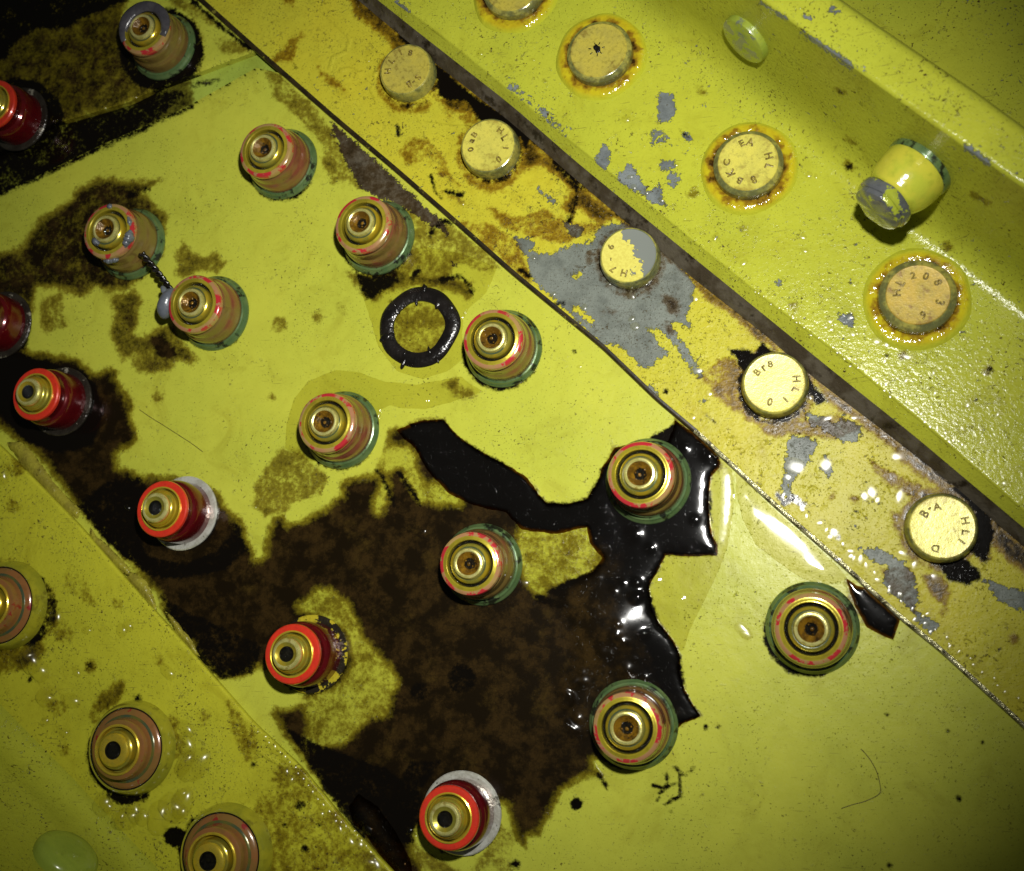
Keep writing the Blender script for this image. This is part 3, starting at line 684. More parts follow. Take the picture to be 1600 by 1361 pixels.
STRIPL = dict(
    grey=[('p', G1), ('hs', [(900, 483), (924, 503)], 4), ('hs', [(898, 432), (908, 428)], 3),
          ('p', [(1230, 690), (1240, 678), (1278, 690), (1265, 720), (1250, 740), (1232, 760), (1240, 780), (1222, 772), (1228, 725)]),
          ('p', [(1283, 735), (1290, 705), (1302, 735), (1295, 747)]),
          ('p', [(1342, 855), (1375, 858), (1395, 865), (1412, 880), (1430, 905), (1440, 940), (1425, 955), (1400, 938), (1378, 910), (1388, 885), (1360, 875)]),
          ('p', [(1535, 903), (1620, 930), (1620, 965), (1560, 937)]), ('p', [(838, 290), (848, 295), (868, 315), (866, 321), (848, 308)]),
          ('p', [(1275, 665), (1320, 655), (1347, 665), (1340, 690), (1318, 690), (1300, 680)]), ('p', [(1000, 605), (1020, 600), (1028, 615), (1015, 622)]),
          ('p', [(1255, 640), (1290, 655), (1300, 665), (1270, 668)]), ('p', [(800, 370), (830, 372), (840, 390), (815, 392)]), ('p', [(1430, 955), (1470, 975), (1455, 990), (1430, 970)]),
          ('p', [(880, 345), (912, 355), (905, 372), (890, 370)])],
    brown=[('p', [(545, -20), (580, -10), (605, 32), (645, 70), (617, 86), (605, 62), (575, 42), (555, 25)], 9),
           ('p', [(670, 150), (727, 150), (760, 170), (800, 190), (850, 235), (905, 285), (972, 337), (940, 350), (905, 330), (893, 345), (880, 325), (890, 300), (860, 270), (845, 260), (820, 265),
                  (800, 280), (770, 290), (760, 300), (790, 300), (800, 270), (815, 240), (790, 195), (740, 185), (700, 175)], 11),
           ('p', [(690, 300), (720, 310), (730, 320), (700, 310)], 6), ('p', [(690, 170), (700, 185), (735, 175), (760, 180), (740, 195)], 3),
           ('p', [(625, 240), (640, 218), (668, 220), (690, 240), (700, 270), (720, 290), (690, 275), (665, 250), (640, 255)], 0.5),
           ('p', [(700, 345), (760, 350), (810, 375), (830, 440), (790, 410), (740, 370)], 2.0),
           ('p', [(765, 325), (800, 340), (850, 330), (910, 350), (940, 350), (930, 365), (880, 380), (830, 370), (790, 355)], 2.2),
           ('c', 1020, 440, 11), ('p', [(1035, 460), (1060, 470), (1062, 490), (1045, 490)]), ('s', [(1010, 455), (1022, 445), (1028, 420)], 8, 6), ('s', [(920, 395), (918, 408)], 6, 5),
           ('s', [(1045, 510), (1050, 520)], 4), ('s', [(945, 487), (958, 487)], 2.5),
           ('p', [(1060, 410), (1085, 432), (1200, 522), (1270, 585), (1250, 570), (1180, 530), (1150, 500), (1100, 465), (1086, 450)], 8),
           ('p', [(1095, 590), (1120, 560), (1150, 560), (1170, 600), (1180, 640), (1240, 660), (1310, 650), (1350, 665), (1300, 690), (1260, 680), (1200, 680), (1160, 650), (1120, 620)], 4.5),
           ('p', [(1270, 585), (1395, 680), (1500, 762), (1520, 790), (1480, 775), (1440, 745), (1425, 735), (1380, 690), (1330, 655), (1290, 625)], 14),
           ('p', [(1360, 720), (1400, 740), (1440, 760), (1430, 780), (1390, 760)], 5), ('p', [(1394, 800), (1405, 805), (1412, 830), (1398, 828)], 8),
           ('p', [(1440, 895), (1470, 900), (1485, 925), (1480, 945), (1465, 940), (1450, 925)], 8), ('p', [(1375, 890), (1420, 885), (1440, 930), (1430, 960), (1400, 940)], 3),
           ('p', [(1505, 760), (1600, 850), (1680, 920), (1680, 960), (1600, 900), (1550, 850), (1545, 870), (1530, 880)], 11), ('s', [(560, -5), (800, 186), (972, 335), (1200, 520), (1395, 678), (1600, 848)], 13, 8), ('c', 985, 408, 56, 2), ('c', 769, 240, 57, 3), ('c', 641, 124, 52, 1), ('c', 1210, 606, 66, 4), ('c', 1468, 826, 66, 5), ('c', 1475, 955, 7, 5),
           ('c', 1300, 777, 4, 4), ('c', 1335, 780, 5, 4), ('c', 1585, 1000, 8, 4), ('c', 1255, 620, 12, 3),
           ('p', [(425, 92), (445, 75), (470, 48), (475, 53), (460, 75), (455, 92), (430, 98)], 2.6), ('p', [(497, 105), (505, 112), (520, 120), (537, 140), (520, 132), (500, 118)], 2.6),
           ('p', [(440, -5), (462, -5), (460, 14), (448, 8)], 3)],
    black=[('p', [(620, 52), (650, 72), (690, 108), (745, 152), (800, 186), (830, 212), (822, 235), (812, 215), (790, 200), (750, 192), (727, 160), (700, 158), (686, 150), (682, 120), (668, 92), (640, 78)]),
           ('p', [(855, 236), (905, 282), (925, 300), (905, 295), (900, 325), (905, 340), (893, 330), (898, 300), (870, 265)], 3),
           ('p', [(693, 298), (705, 296), (712, 300), (727, 302), (722, 310), (706, 305), (698, 305)]),
           ('p', [(1135, 545), (1165, 545), (1180, 551), (1190, 533), (1225, 558), (1270, 598), (1295, 628), (1275, 632), (1258, 600), (1225, 560), (1190, 560), (1165, 585), (1155, 575), (1150, 560)]),
           ('p', [(1478, 848), (1500, 868), (1530, 890), (1535, 905), (1515, 914), (1480, 905), (1466, 878)]),
           ('p', [(1480, 755), (1500, 757), (1535, 785), (1556, 830), (1540, 880), (1515, 862), (1524, 800), (1500, 775)]),
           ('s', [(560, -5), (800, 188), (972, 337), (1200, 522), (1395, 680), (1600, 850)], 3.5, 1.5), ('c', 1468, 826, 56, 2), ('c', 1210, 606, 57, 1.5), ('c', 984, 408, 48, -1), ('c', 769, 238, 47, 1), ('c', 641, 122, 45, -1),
           ('s', [(1215, 773), (1225, 785), (1240, 778), (1255, 790)], 4), ('c', 1304, 833, 6), ('c', 1310, 840, 4),
           ('s', [(815, 440), (835, 458), (860, 475), (880, 474)], 2), ('c', 462, 105, 2.5), ('s', [(1105, 650), (1118, 660)], 3), ('c', 1040, 612, 3),
           ('s', [(810, 420), (830, 433)], 1.6), ('s', [(888, 345), (895, 330)], 5, 3), ('s', [(621, 195), (623, 212)], 2), ('s', [(673, 275), (680, 300), (690, 310)], 1.5)],
    ridge=[('s', [(485, 2), (520, 32), (547, 60), (542, 80), (520, 90), (515, 107)], 2), ('s', [(532, 110), (545, 107), (562, 115)], 2),
           ('s', [(597, 95), (585, 117)], 2), ('s', [(580, 140), (590, 162), (625, 170), (652, 180), (659, 192), (700, 197), (735, 200)], 2)],
)
ANGLEL = dict(
    grey=[('p', [(1033, 145), (1050, 148), (1056, 165), (1050, 192), (1030, 190), (1027, 168)]), ('p', [(930, 252), (943, 222), (956, 238), (947, 262), (935, 272)]),
          ('p', [(962, 280), (982, 255), (1000, 280), (1012, 300), (1030, 288), (1042, 322), (1020, 318), (1000, 302), (975, 290)]),
          ('p', [(1030, 250), (1055, 250), (1053, 266), (1034, 264)]), ('p', [(1017, 205), (1040, 208), (1050, 226), (1018, 230)], 0.5), ('p', [(1045, 265), (1065, 270), (1055, 295), (1044, 288)], 1),
          ('p', [(1311, 489), (1330, 490), (1338, 517), (1325, 512), (1311, 500)]), ('p', [(1068, 205), (1080, 212), (1082, 222), (1070, 218)]), ('c', 1219, 440, 6),
          ('s', [(1190, 5), (1230, 30)], 2), ('s', [(1255, 50), (1330, 103)], 4), ('s', [(1302, 12), (1306, 20)], 6), ('s', [(1510, 230), (1545, 255)], 5), ('s', [(1258, 25), (1268, 30)], 4),
          ('s', [(800, 135), (830, 158), (880, 210)], 4, -1), ('s', [(620, 5), (635, 18)], 5)],
    brown=[('c', 975, 90, 3, 3), ('c', 1164, 38, 0), ('c', 1095, 140, 7, 2), ('c', 1545, 577, 7, 4), ('c', 1410, 555, 6, 4), ('s', [(1325, 255), (1332, 262)], 4), ('s', [(1308, 140), (1316, 146)], 4),
           ('s', [(1320, 215), (1335, 222)], 3), ('c', 1082, 300, 8, 3), ('s', [(1520, 302), (1545, 320)], 4, 3), ('c', 1478, 385, 7, 2), ('c', 1165, 360, 8, 1), ('c', 1240, 480, 8, 2)],
    black=[('c', 1328, 260, 4), ('c', 1313, 144, 4), ('s', [(1064, 205), (1075, 215)], 2), ('c', 1386, 556, 4), ('c', 1547, 577, 4)],
)
FLANGEL = dict(
    brown=[('p', [(145, 1108), (160, 1075), (190, 1064), (196, 1082), (185, 1097), (150, 1120)], 5), ('p', [(-20, 1005), (60, 990), (75, 1018), (40, 1046), (-20, 1060)], 6),
           ('p', [(400, 1250), (440, 1190), (470, 1200), (560, 1310), (620, 1380), (430, 1400), (400, 1320)], 1.2), ('p', [(355, 1100), (375, 1115), (400, 1150), (405, 1185), (385, 1190), (365, 1150)], 1.8),
           ('p', [(60, 905), (85, 920), (90, 980), (60, 1010), (70, 960)], 4), ('p', [(110, 880), (100, 920), (150, 945), (135, 915)], 0), ('p', [(-20, 870), (20, 875), (-10, 880)], 4),
           ('c', 142, 1040, 8, 6), ('c', 100, 1172, 6, 3), ('c', 92, 1200, 3, 6), ('c', 183, 945, 8, 3), ('c', 150, 1120, 10, 2), ('c', 90, 1105, 14, 2), ('c', 250, 1030, 8, 3), ('c', 320, 1120, 10, 2),
           ('c', 265, 1130, 12, 4), ('c', 270, 1165, 20, 3), ('c', 25, 730, 14, 2), ('c', 20, 790, 10, 2), ('c', 100, 990, 14, 3), ('c', 215, 1240, 14, 3)],
    black=[('c', 200, 1180, 66, 3), ('c', 345, 1330, 68, 3), ('c', 25, 950, 62, 2), ('c', 48, 1062, 5), ('c', 140, 1040, 4), ('c', 273, 1308, 17), ('c', 215, 1092, 7), ('c', 470, 1260, 8, 3), ('c', 475, 1325, 6), ('c', 498, 1290, 4),
           ('c', 445, 1290, 3), ('c', 395, 1195, 4), ('p', [(165, 1235), (200, 1245), (235, 1235), (230, 1250), (195, 1258), (170, 1250)])],
    ridge=[('s', [(405, 700 + 475), (420, 1185), (450, 1200)], 2), ('s', [(58, 1038), (80, 1010), (100, 995)], 2)],
)

# ------------------------------------------------------------------ setting: skin, panels
corners = [(-170, -150), (1770, -150), (1770, 1500), (-170, 1500)]
o = sheet('skin', [(-68, -68), (1660, -68), (1660, 1420), (-68, 1420)], -0.16, 0.1, MAT['skin'], SKIN, step=6.0); tag(o, kind='structure')
main_poly = MAIN_TOP[:-1] + [(455, 118)] + [(x + 22, y - 14) for x, y in STRIP_EDGE[4:]] + [(1680, 1450), (600, 1450)] + [(x - 20, y + 12) for x, y in LS_EDGE[::-1][1:]]
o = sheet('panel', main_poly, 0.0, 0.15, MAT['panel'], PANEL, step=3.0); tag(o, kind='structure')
up_poly = [(-66, -66), (330, -66)] + [(400, 40), (420, 70)] + UP_EDGE[::-1] + [(-66, 262)]
o = sheet('upper_panel', up_poly, 0.0, 0.15, MAT['panel'], UPPER, step=3.0); tag(o, kind='structure')

# yellow doubler strip
strip_poly = STRIP_EDGE + [(x + 30, y - 20) for x, y in ANGLE_BOT[::-1]]
o = sheet('doubler_strip', strip_poly, 0.09, 0.085, MAT['strip'], STRIPL, step=3.0, edge=0.02, edgew=2.0)
tag(o, 'flaking yellow painted strip with grey bare patches running diagonally between panel and bracket', 'strip')
strip_obj = o
# its bare metal edge
sd = np.array([0.79, 0.61]); e_pts = [p for p in STRIP_EDGE]
rows = [([(x - 1.0, y + 1.2) for x, y in e_pts], 0.012), ([(x - .4, y + .5) for x, y in e_pts], 0.085), ([(x + 1.6, y - 2.0) for x, y in e_pts], 0.097), ([(x + 4.2, y - 5.2) for x, y in e_pts], 0.088)]
loft('bare_edge', sd, 1270, 2100, rows, MAT['edge'], None, 4.0, strip_obj)
loft('grime_shade_edge', sd, 200, 1270, rows, MAT['darkedge'], None, 4.0, strip_obj)  # upper left: dark colour paints in the shadow line of the gap here

# bracket: edge, flange, fillet, web, lip
AD = np.array([0.79, 0.61])
br = empty('angle_bracket', P3(1100, 300, 0.5))
tag(br, 'glossy yellow-green angle bracket with upright web, riveted along the upper right', 'bracket')
def child(o, par):
    bpy.context.view_layer.update()
    o.parent = par; o.matrix_parent_inverse = par.matrix_world.inverted(); return o
rows = lerp_rows(ANGLE_TOP, 0.5, FIL0, 0.5, 70, AD)
Q = lambda t: t
fl = loft('flange', AD, 330, 1880, [([(x - 2.5, y + 3) for x, y in ANGLE_TOP], 0.462), ([(x - 1, y + 1.2) for x, y in ANGLE_TOP], 0.49)] + rows, MAT['angle'], ANGLEL, 4.0); child(fl, br)
e1 = loft('edge_face', AD, 330, 1880, lerp_rows(ANGLE_MID, 0.30, [(x - 2.5, y + 3) for x, y in ANGLE_TOP], 0.462, 3, AD), MAT['angle'], dict(black=[]), 6.0); child(e1, br)
e2 = loft('sealed_edge', AD, 330, 1880, [([(x - 2, y + 3) for x, y in ANGLE_BOT], 0.092)] + lerp_rows(ANGLE_BOT, 0.13, ANGLE_MID, 0.30, 3, AD), MAT['grimeedge'], None, 6.0); child(e2, br)
zf = lambda t: 1 - math.sqrt(max(0, 1 - t * t * .98)) if t < 1 else 0.86
rows = lerp_rows(FIL0, 0.5, FIL1, 1.15, 14, AD, zf=lambda t: t ** 2.1) + lerp_rows(FIL1, 1.15, WEBTOP, 2.95, 24, AD)[1:]
wb = loft('web', AD, 330, 1880, rows, MAT['angle'], ANGLEL, 4.0); child(wb, br)
WT2 = [(x + 5, y - 7) for x, y in WEBTOP]; LO0 = [(x - 7, y + 9) for x, y in LIPOUT]
rows = [(WEBTOP, 2.95), ([(x + 2, y - 2.6) for x, y in WEBTOP], 2.985)] + lerp_rows(WT2, 3.0, LO0, 3.03, 14, AD) + [([(x - 2, y + 2.6) for x, y in LIPOUT], 3.0), (LIPOUT, 2.94), ([(x + 1, y - 1) for x, y in LIPOUT], 2.7)]
lp_ = loft('lip', AD, 330, 1880, rows, MAT['angle'], ANGLEL, 4.0); child(lp_, br)

# plain panel seen beyond the lip
V = [W(u, v, 0.35) for u, v in ((1150, -160), (1900, -160), (1900, 420))]
P0, P1, P2 = [Vector(v.tolist()) for v in V]
far_poly = [(1100, -69), (1669, -69), (1669, 420), (1560, 330)]
o = sheet('far_panel', far_poly, 0.3, 0.1, MAT['angle'], dict(), step=8.0); tag(o, kind='structure')

# lower left flange with its rising wall
LD = np.array([0.66, 0.75])
lf = empty('stringer_flange', P3(250, 1150, 0.17))
tag(lf, 'stained olive yellow flange with a rising wall in the lower left corner', 'bracket')
ED2 = [(x - 4, y + 3) for x, y in LS_EDGE]
rows = [([(x + 1, y - 1) for x, y in LS_EDGE], 0.0), (LS_EDGE, 0.10), ([(x - 1.5, y + 1.2) for x, y in LS_EDGE], 0.155)] + lerp_rows(ED2, 0.17, LS_FIL0, 0.17, 90, LD)
o = loft('flange', LD, 330, 1560, rows, MAT['flange'], FLANGEL, 4.0); child(o, lf)
LS_TOP = [(-300, 1240), (-160, 1310), (0, 1440), (120, 1560)]
rows = lerp_rows(LS_FIL0, 0.17, LS_FIL1, 0.85, 14, LD, zf=lambda t: t ** 2.0) + lerp_rows(LS_FIL1, 0.85, LS_TOP, 3.2, 20, LD)[1:]
o = loft('wall', LD, 330, 1560, rows, MAT['angle'], dict(), 5.0); child(o, lf)

# ------------------------------------------------------------------ oil
def dome(h, w):
    return lambda s, P: h * (1 - np.exp(-np.maximum(s, 0) / w)) + 0.004
POOL = [(618, 672), (640, 663), (662, 656), (692, 656), (705, 670), (720, 685), (750, 705), (800, 731), (825, 747), (840, 770), (855, 787), (887, 788), (917, 780), (930, 760),
        (942, 730), (960, 700), (1000, 688), (1045, 690), (1055, 656), (1087, 678), (1124, 714), (1125, 730), (1110, 745), (1107, 792), (1112, 835), (1122, 852), (1120, 867),
        (1075, 870), (1040, 867), (1025, 897), (1014, 917), (1020, 955), (1032, 977), (1050, 997), (1062, 1020), (1062, 1052), (1070, 1077), (1085, 1105), (1095, 1120),
        (1066, 1130), (1040, 1170), (990, 1185), (930, 1180), (880, 1170), (850, 1110), (870, 1030), (860, 970), (838, 935), (843, 925), (857, 911), (895, 906), (930, 888), (941, 872),
        (922, 850), (917, 824), (870, 834), (815, 828), (790, 800), (740, 790), (700, 770), (668, 735), (648, 700)]
def glints(P, lst):
    """gentle swells of the liquid that lean towards the lamp: (x, y of the glint, width in pixels, gain)"""
    h = 0
    mx, my = 1303.0, 788.0
    for x, y, w, k in lst:
        sx, sy = (mx - x) / 1880, (my - y) / 1880; sl = max(math.hypot(sx, sy), 1e-4)
        cx, cy = x - w * sx / sl, y - w * sy / sl
        h = h + k * sl * w / .6065 * 0.01 * np.exp(-((P[:, 0] - cx) ** 2 + (P[:, 1] - cy) ** 2) / (2 * w * w))
    return h
def pool_t(s, P):
    left = np.clip((P[:, 0] + .35 * (1000 - P[:, 1]) - 900) / 140, 0, 1); top = np.clip((910 - P[:, 1]) / 80, 0, 1)
    t = np.clip(np.maximum(left, top), 0, 1); return {'thick': t, 'depth': s * (.13 + .87 * t)}
_rg = np.random.default_rng(21)
POOLGL = [(985 + 45 * a, 965 + 60 * b_, 4 + 2 * c_, 1.25) for a, b_, c_ in _rg.normal(size=(16, 3)) * np.array([.6, .7, .3])] + [(895 + 22 * a, 1095 + 38 * b_, 4.5, 1.2) for a, b_ in _rg.normal(size=(12, 2)) * .7] + [(991, 960, 44, 1.02), (1000, 833, 8, 1.3), (1022, 855, 5, 1.5), (986, 1043, 8, 1.3), (1117, 712, 8, 2.2), (1092, 811, 5, 1.8), (1000, 908, 5, 1.6), (1004, 930, 5, 1.6),
          (900, 1137, 6, 1.3), (887, 1128, 5, 1.3), (890, 1080, 6, 1.2), (905, 1060, 7, 1.2), (1075, 700, 5, 1.5), (968, 990, 6, 1.3), (945, 1017, 5, 1.3)]
def pool_h(s, P):
    t = pool_t(s, P)['thick']
    return (0.012 + 0.025 * t) * (1 - np.exp(-np.maximum(s, 0) / 9)) + 0.003 + glints(P, POOLGL) * np.clip(s / 8, 0, 1)
o = sheet('oil_puddle', POOL, 0.0, 0.0, MAT['oil'], None, step=2.5, hfun=pool_h, wob=.8, extra=pool_t)
tag(o, 'large black oil puddle with glossy highlights pooled around the two middle collars', 'puddle')
POOL2 = [(1322, 903), (1338, 915), (1352, 918), (1407, 966), (1396, 1000), (1378, 993), (1355, 980), (1337, 950), (1328, 925)]
o = sheet('oil_puddle', POOL2, 0.0, 0.0, MAT['oil'], None, step=2.0, hfun=dome(.03, 6), wob=.5, extra=lambda s, P: {'thick': np.full(len(s), .9), 'depth': s})
tag(o, 'small pointed black oil puddle against the yellow strip edge', 'puddle')
POOL3 = [(552, 1288), (568, 1300), (600, 1345), (620, 1375), (648, 1380), (640, 1340), (618, 1300), (590, 1260), (560, 1240), (545, 1260)]
o = sheet('oil_puddle', POOL3, 0.0, 0.0, MAT['oil'], None, step=2.0, hfun=dome(.05, 10), wob=.5, extra=lambda s, P: {'thick': np.full(len(s), .55), 'depth': s * .3})
tag(o, 'black oil puddle wedged against the lower left flange edge at the bottom', 'puddle')

# clear oil films lying on the paint
def film_h(lst=(), h=.016, w=10):
    return lambda s, P: h * (1 - np.exp(-np.maximum(s, 0) / w)) + .003 + (glints(P, lst) * np.clip(s / 6, 0, 1) if lst else 0)
FA = [(445, 700), (448, 660), (460, 622), (482, 595), (525, 578), (562, 582), (600, 596), (650, 601), (720, 588), (735, 600), (755, 612), (730, 620), (707, 628), (665, 639),
      (630, 638), (610, 633), (596, 640), (585, 690), (530, 725), (480, 720)]
FB = [(777, 417), (768, 440), (760, 457), (744, 472), (732, 482), (724, 500), (722, 520), (724, 560), (700, 580), (660, 592), (620, 580), (590, 540), (582, 510), (566, 460), (560, 430),
      (600, 405), (660, 385), (720, 395)]
FC = [(1122, 715), (1138, 722), (1145, 740), (1147, 770), (1145, 805), (1138, 850), (1128, 880), (1112, 915), (1092, 955), (1078, 985), (1068, 1015), (1058, 1020), (1044, 1000), (1015, 960), (1010, 910),
      (1035, 860), (1100, 860), (1105, 800), (1105, 745)]
FD = [(1150, 733), (1200, 788), (1260, 840), (1312, 888), (1325, 905), (1290, 915), (1255, 905), (1215, 878), (1180, 850), (1160, 810), (1150, 770)]
for poly, gl, h, lab in ((FA, [(668, 626, 4, 1.5), (466, 622, 4, 1.5), (664, 632, 3, 1.5)], .016, 'clear curved oil film trailing right from the collar left of the puddle'),
                         (FB, [], .016, 'clear oil film around the black ring of old sealant'),
                         (FC, [(1023, 918, 4, 1.6), (1030, 905, 5, 1.5), (1068, 935, 4, 1.5)], .022, 'clear oil film along the right side of the large black puddle'),
                         (FD, [(1190, 802, 26, 1.12), (1165, 772, 9, 1.3), (1272, 868, 22, 1.15), (1290, 884, 8, 1.3)], .016, 'clear oil film with wide white glare along the strip edge')):
    o = sheet('oil_film', poly, 0.0, 0.0, MAT['film'], None, step=2.0, hfun=film_h(gl, h), wob=.4)
    tag(o, lab, 'oil film', 'clear oil films on the panel')
# beads of oil: too many to count, one object
DROPS = [(.09, [(1087, 577, 9), (1242, 728, 12), (1290, 724, 9), (1405, 712, 9), (1364, 769, 8), (1352, 775, 6), (1408, 774, 8), (1372, 781, 4), (1303, 833, 6), (1330, 870, 4), (1345, 875, 5),
                (1413, 866, 6), (1430, 884, 6), (1462, 903, 7), (1390, 925, 4), (1294, 652, 6), (1335, 652, 4), (986, 460, 7), (992, 510, 6), (987, 498, 4), (913, 480, 4), (985, 448, 5), (1085, 464, 7),
                (970, 447, 3), (1000, 444, 4), (1008, 443, 4), (1018, 380, 4), (1026, 386, 4), (1250, 570, 7), (1107, 614, 5), (1082, 652, 4), (833, 402, 4), (864, 460, 4), (1230, 745, 5), (1310, 875, 4),
                (1266, 620, 3), (951, 443, 3), (1450, 960, 4), (1430, 970, 5), (1408, 930, 3), (1455, 990, 5), (1485, 1012, 4), (721, 97, 4), (575, 96, 3), (722, 318, 4), (1520, 850, 4), (1513, 858, 3)]
          + [(1225 + 1.13 * k + 5 * math.sin(k * 2.1), 783 + 0.98 * k - 7 + 4 * math.cos(k * 1.7), 2.5 + 1.5 * math.sin(k) ** 2) for k in range(2, 330, 11)]),
         (.5, [(1253, 369, 5), (1257, 391, 4), (1297, 500, 5), (1299, 513, 4), (1290, 510, 3), (1330, 494, 5), (1333, 520, 5), (1239, 495, 3), (1371, 530, 7), (1386, 534, 7), (1420, 555, 8), (1418, 541, 5),
               (1384, 560, 5), (1418, 591, 5), (1460, 580, 4), (1463, 612, 4), (1515, 630, 5), (1562, 645, 5), (1540, 583, 4), (1385, 598, 4), (1162, 410, 5), (978, 186, 6), (1264, 273, 4), (1275, 275, 3),
               (1055, 257, 4), (1010, 300, 4), (985, 276, 4), (990, 292, 4), (1033, 312, 4), (1118, 370, 5), (1540, 330, 3), (833, 93, 3), (750, 83, 5), (1573, 755, 5), (1535, 690, 3), (1485, 690, 3)]
          + [(1180 + 1.0 * k + 5 * math.sin(k * 1.3), 455 + .76 * k - 4 + 4 * math.cos(k * 2.3), 2.2 + 1.6 * math.sin(k * .7) ** 2) for k in range(0, 330, 9)]
          + [(1215 + 330 * a, 430 + 260 * b_, 2.2) for a, b_ in np.random.default_rng(4).random((46, 2)) if (430 + 260 * b_) < 455 + .76 * (35 + 330 * a) - 12]),
         (.17, [(70, 1090, 6), (110, 1095, 6), (290, 1138, 5), (292, 1164, 7), (288, 1193, 7), (303, 1195, 10), (160, 1257, 7), (167, 1258, 5), (195, 1280, 8), (188, 1281, 5), (248, 1278, 9), (210, 1268, 6),
                (88, 965, 6), (262, 1050, 5), (285, 1255, 8), (268, 1262, 9), (280, 1272, 6), (280, 1245, 5), (222, 1277, 5), (70, 1128, 3), (100, 1145, 3), (120, 1050, 3), (60, 1045, 8), (48, 1030, 9), (35, 1028, 8),
                (5, 742, 6), (445, 1208, 4), (452, 1222, 4), (500, 1275, 4), (530, 1300, 4), (545, 1318, 6), (557, 1325, 6), (520, 1285, 4), (568, 1350, 7), (585, 1358, 8), (190, 985, 4), (135, 985, 3), (200, 978, 4)]
          + [(400 + .62 * k + 3 * math.sin(k), 1142 + .68 * k + 3 * math.cos(k * 1.9), 2 + 1.2 * math.sin(k * .6) ** 2) for k in range(0, 300, 13)]),
         (.0, [(1161, 986, 10), (1165, 992, 6), (662, 831, 4), (816, 911, 8), (572, 1282, 8), (576, 1296, 9), (629, 1354, 7), (640, 1298, 4), (647, 1308, 4), (398, 793, 3), (905, 573, 3), (808, 598, 7), (199, 793, 5)])]
V = []; F = []
for z, lst in DROPS:
    for x, y, r in lst:
        r = r * .0105 * 1.3; c = P3(x, y, z + .001); n0 = len(V); a0 = (x * 7 + y * 3) % 6.28; el = 1 + .2 * math.sin(x + y)
        r *= 2.2 if z == .17 else 1.0
        kk = (.8 * max(math.hypot(1303 - x, 788 - y) / 1880, .05) + .02) / .29
        rr = ((1.0, 0), (.86, .11), (.66, .2), (.42, .265), (.2, .29))
        for fr_, hh in rr:
            for k in range(12):
                a = 2 * math.pi * k / 12
                wx = r * fr_ * math.cos(a) * el; wy = r * fr_ * math.sin(a) / el
                wx *= 1 + .18 * math.sin(2 * a + x); V.append((c.x + wx * math.cos(a0) - wy * math.sin(a0), c.y + wx * math.sin(a0) + wy * math.cos(a0), c.z + r * hh * kk))
        V.append((c.x, c.y, c.z + r * .30 * kk))
        for q_ in range(4):
            for k in range(12):
                F.append((n0 + q_ * 12 + k, n0 + q_ * 12 + (k + 1) % 12, n0 + q_ * 12 + 12 + (k + 1) % 12, n0 + q_ * 12 + 12 + k))
        for k in range(12): F.append((n0 + 48 + k, n0 + 48 + (k + 1) % 12, n0 + 60))
o = mesh_obj('oil_droplets', V, F, MAT['drop']); tag(o, 'small clear oil droplets scattered over strip, bracket and flange', 'droplets', kind='stuff')

# sealant squeezed out along the flange edge
for poly, lab in (([(8, 690), (30, 690), (48, 702), (66, 728), (88, 758), (126, 798), (122, 812), (100, 800), (70, 770), (38, 735)], 'long crusty olive sealant bead along the flange edge at far left'),
                  ([(140, 822), (152, 838), (178, 862), (206, 890), (200, 902), (170, 878), (140, 845)], 'short olive sealant bead along the flange edge left of the red collar'),
                  ([(200, 890), (224, 903), (240, 928), (247, 957), (236, 950), (215, 925), (198, 905)], 'rounded olive sealant bulge at flange edge below the silver-washered red collar'),
                  ([(258, 955), (268, 962), (300, 1000), (312, 1025), (300, 1018), (275, 990)], 'thin olive sealant sliver along the flange edge above the bottom red collars')):
    o = sheet('sealant_bead', poly, 0.0, 0.0, MAT['olivebead'], None, step=2.0, hfun=dome(.09, 5), wob=1.0)
    tag(o, lab, 'sealant bead', 'sealant beads along the flange edge')

# ring of old sealant where a collar was
ring = empty('sealant_ring', P3(655, 511, 0))
tag(ring, 'black ring of old sealant left on the panel where a collar is missing', 'sealant ring')
lathe('crust', [(0.47, 0.0), (0.475, 0.035), (0.53, 0.06), (0.62, 0.065), (0.70, 0.045), (0.745, 0.0)], MAT['blacktar'], ring, 160, 0.036, 12)
for k in range(14):
    a = k * .45 + .2 * math.sin(k * 3); q = .60 + .09 * math.sin(k * 2.7)
    lump('crumb', (q * math.cos(a), q * math.sin(a), .03), (.09, .05 + .03 * math.sin(k), .035), MAT['blacktar'], ring, a, .5, k, 3)

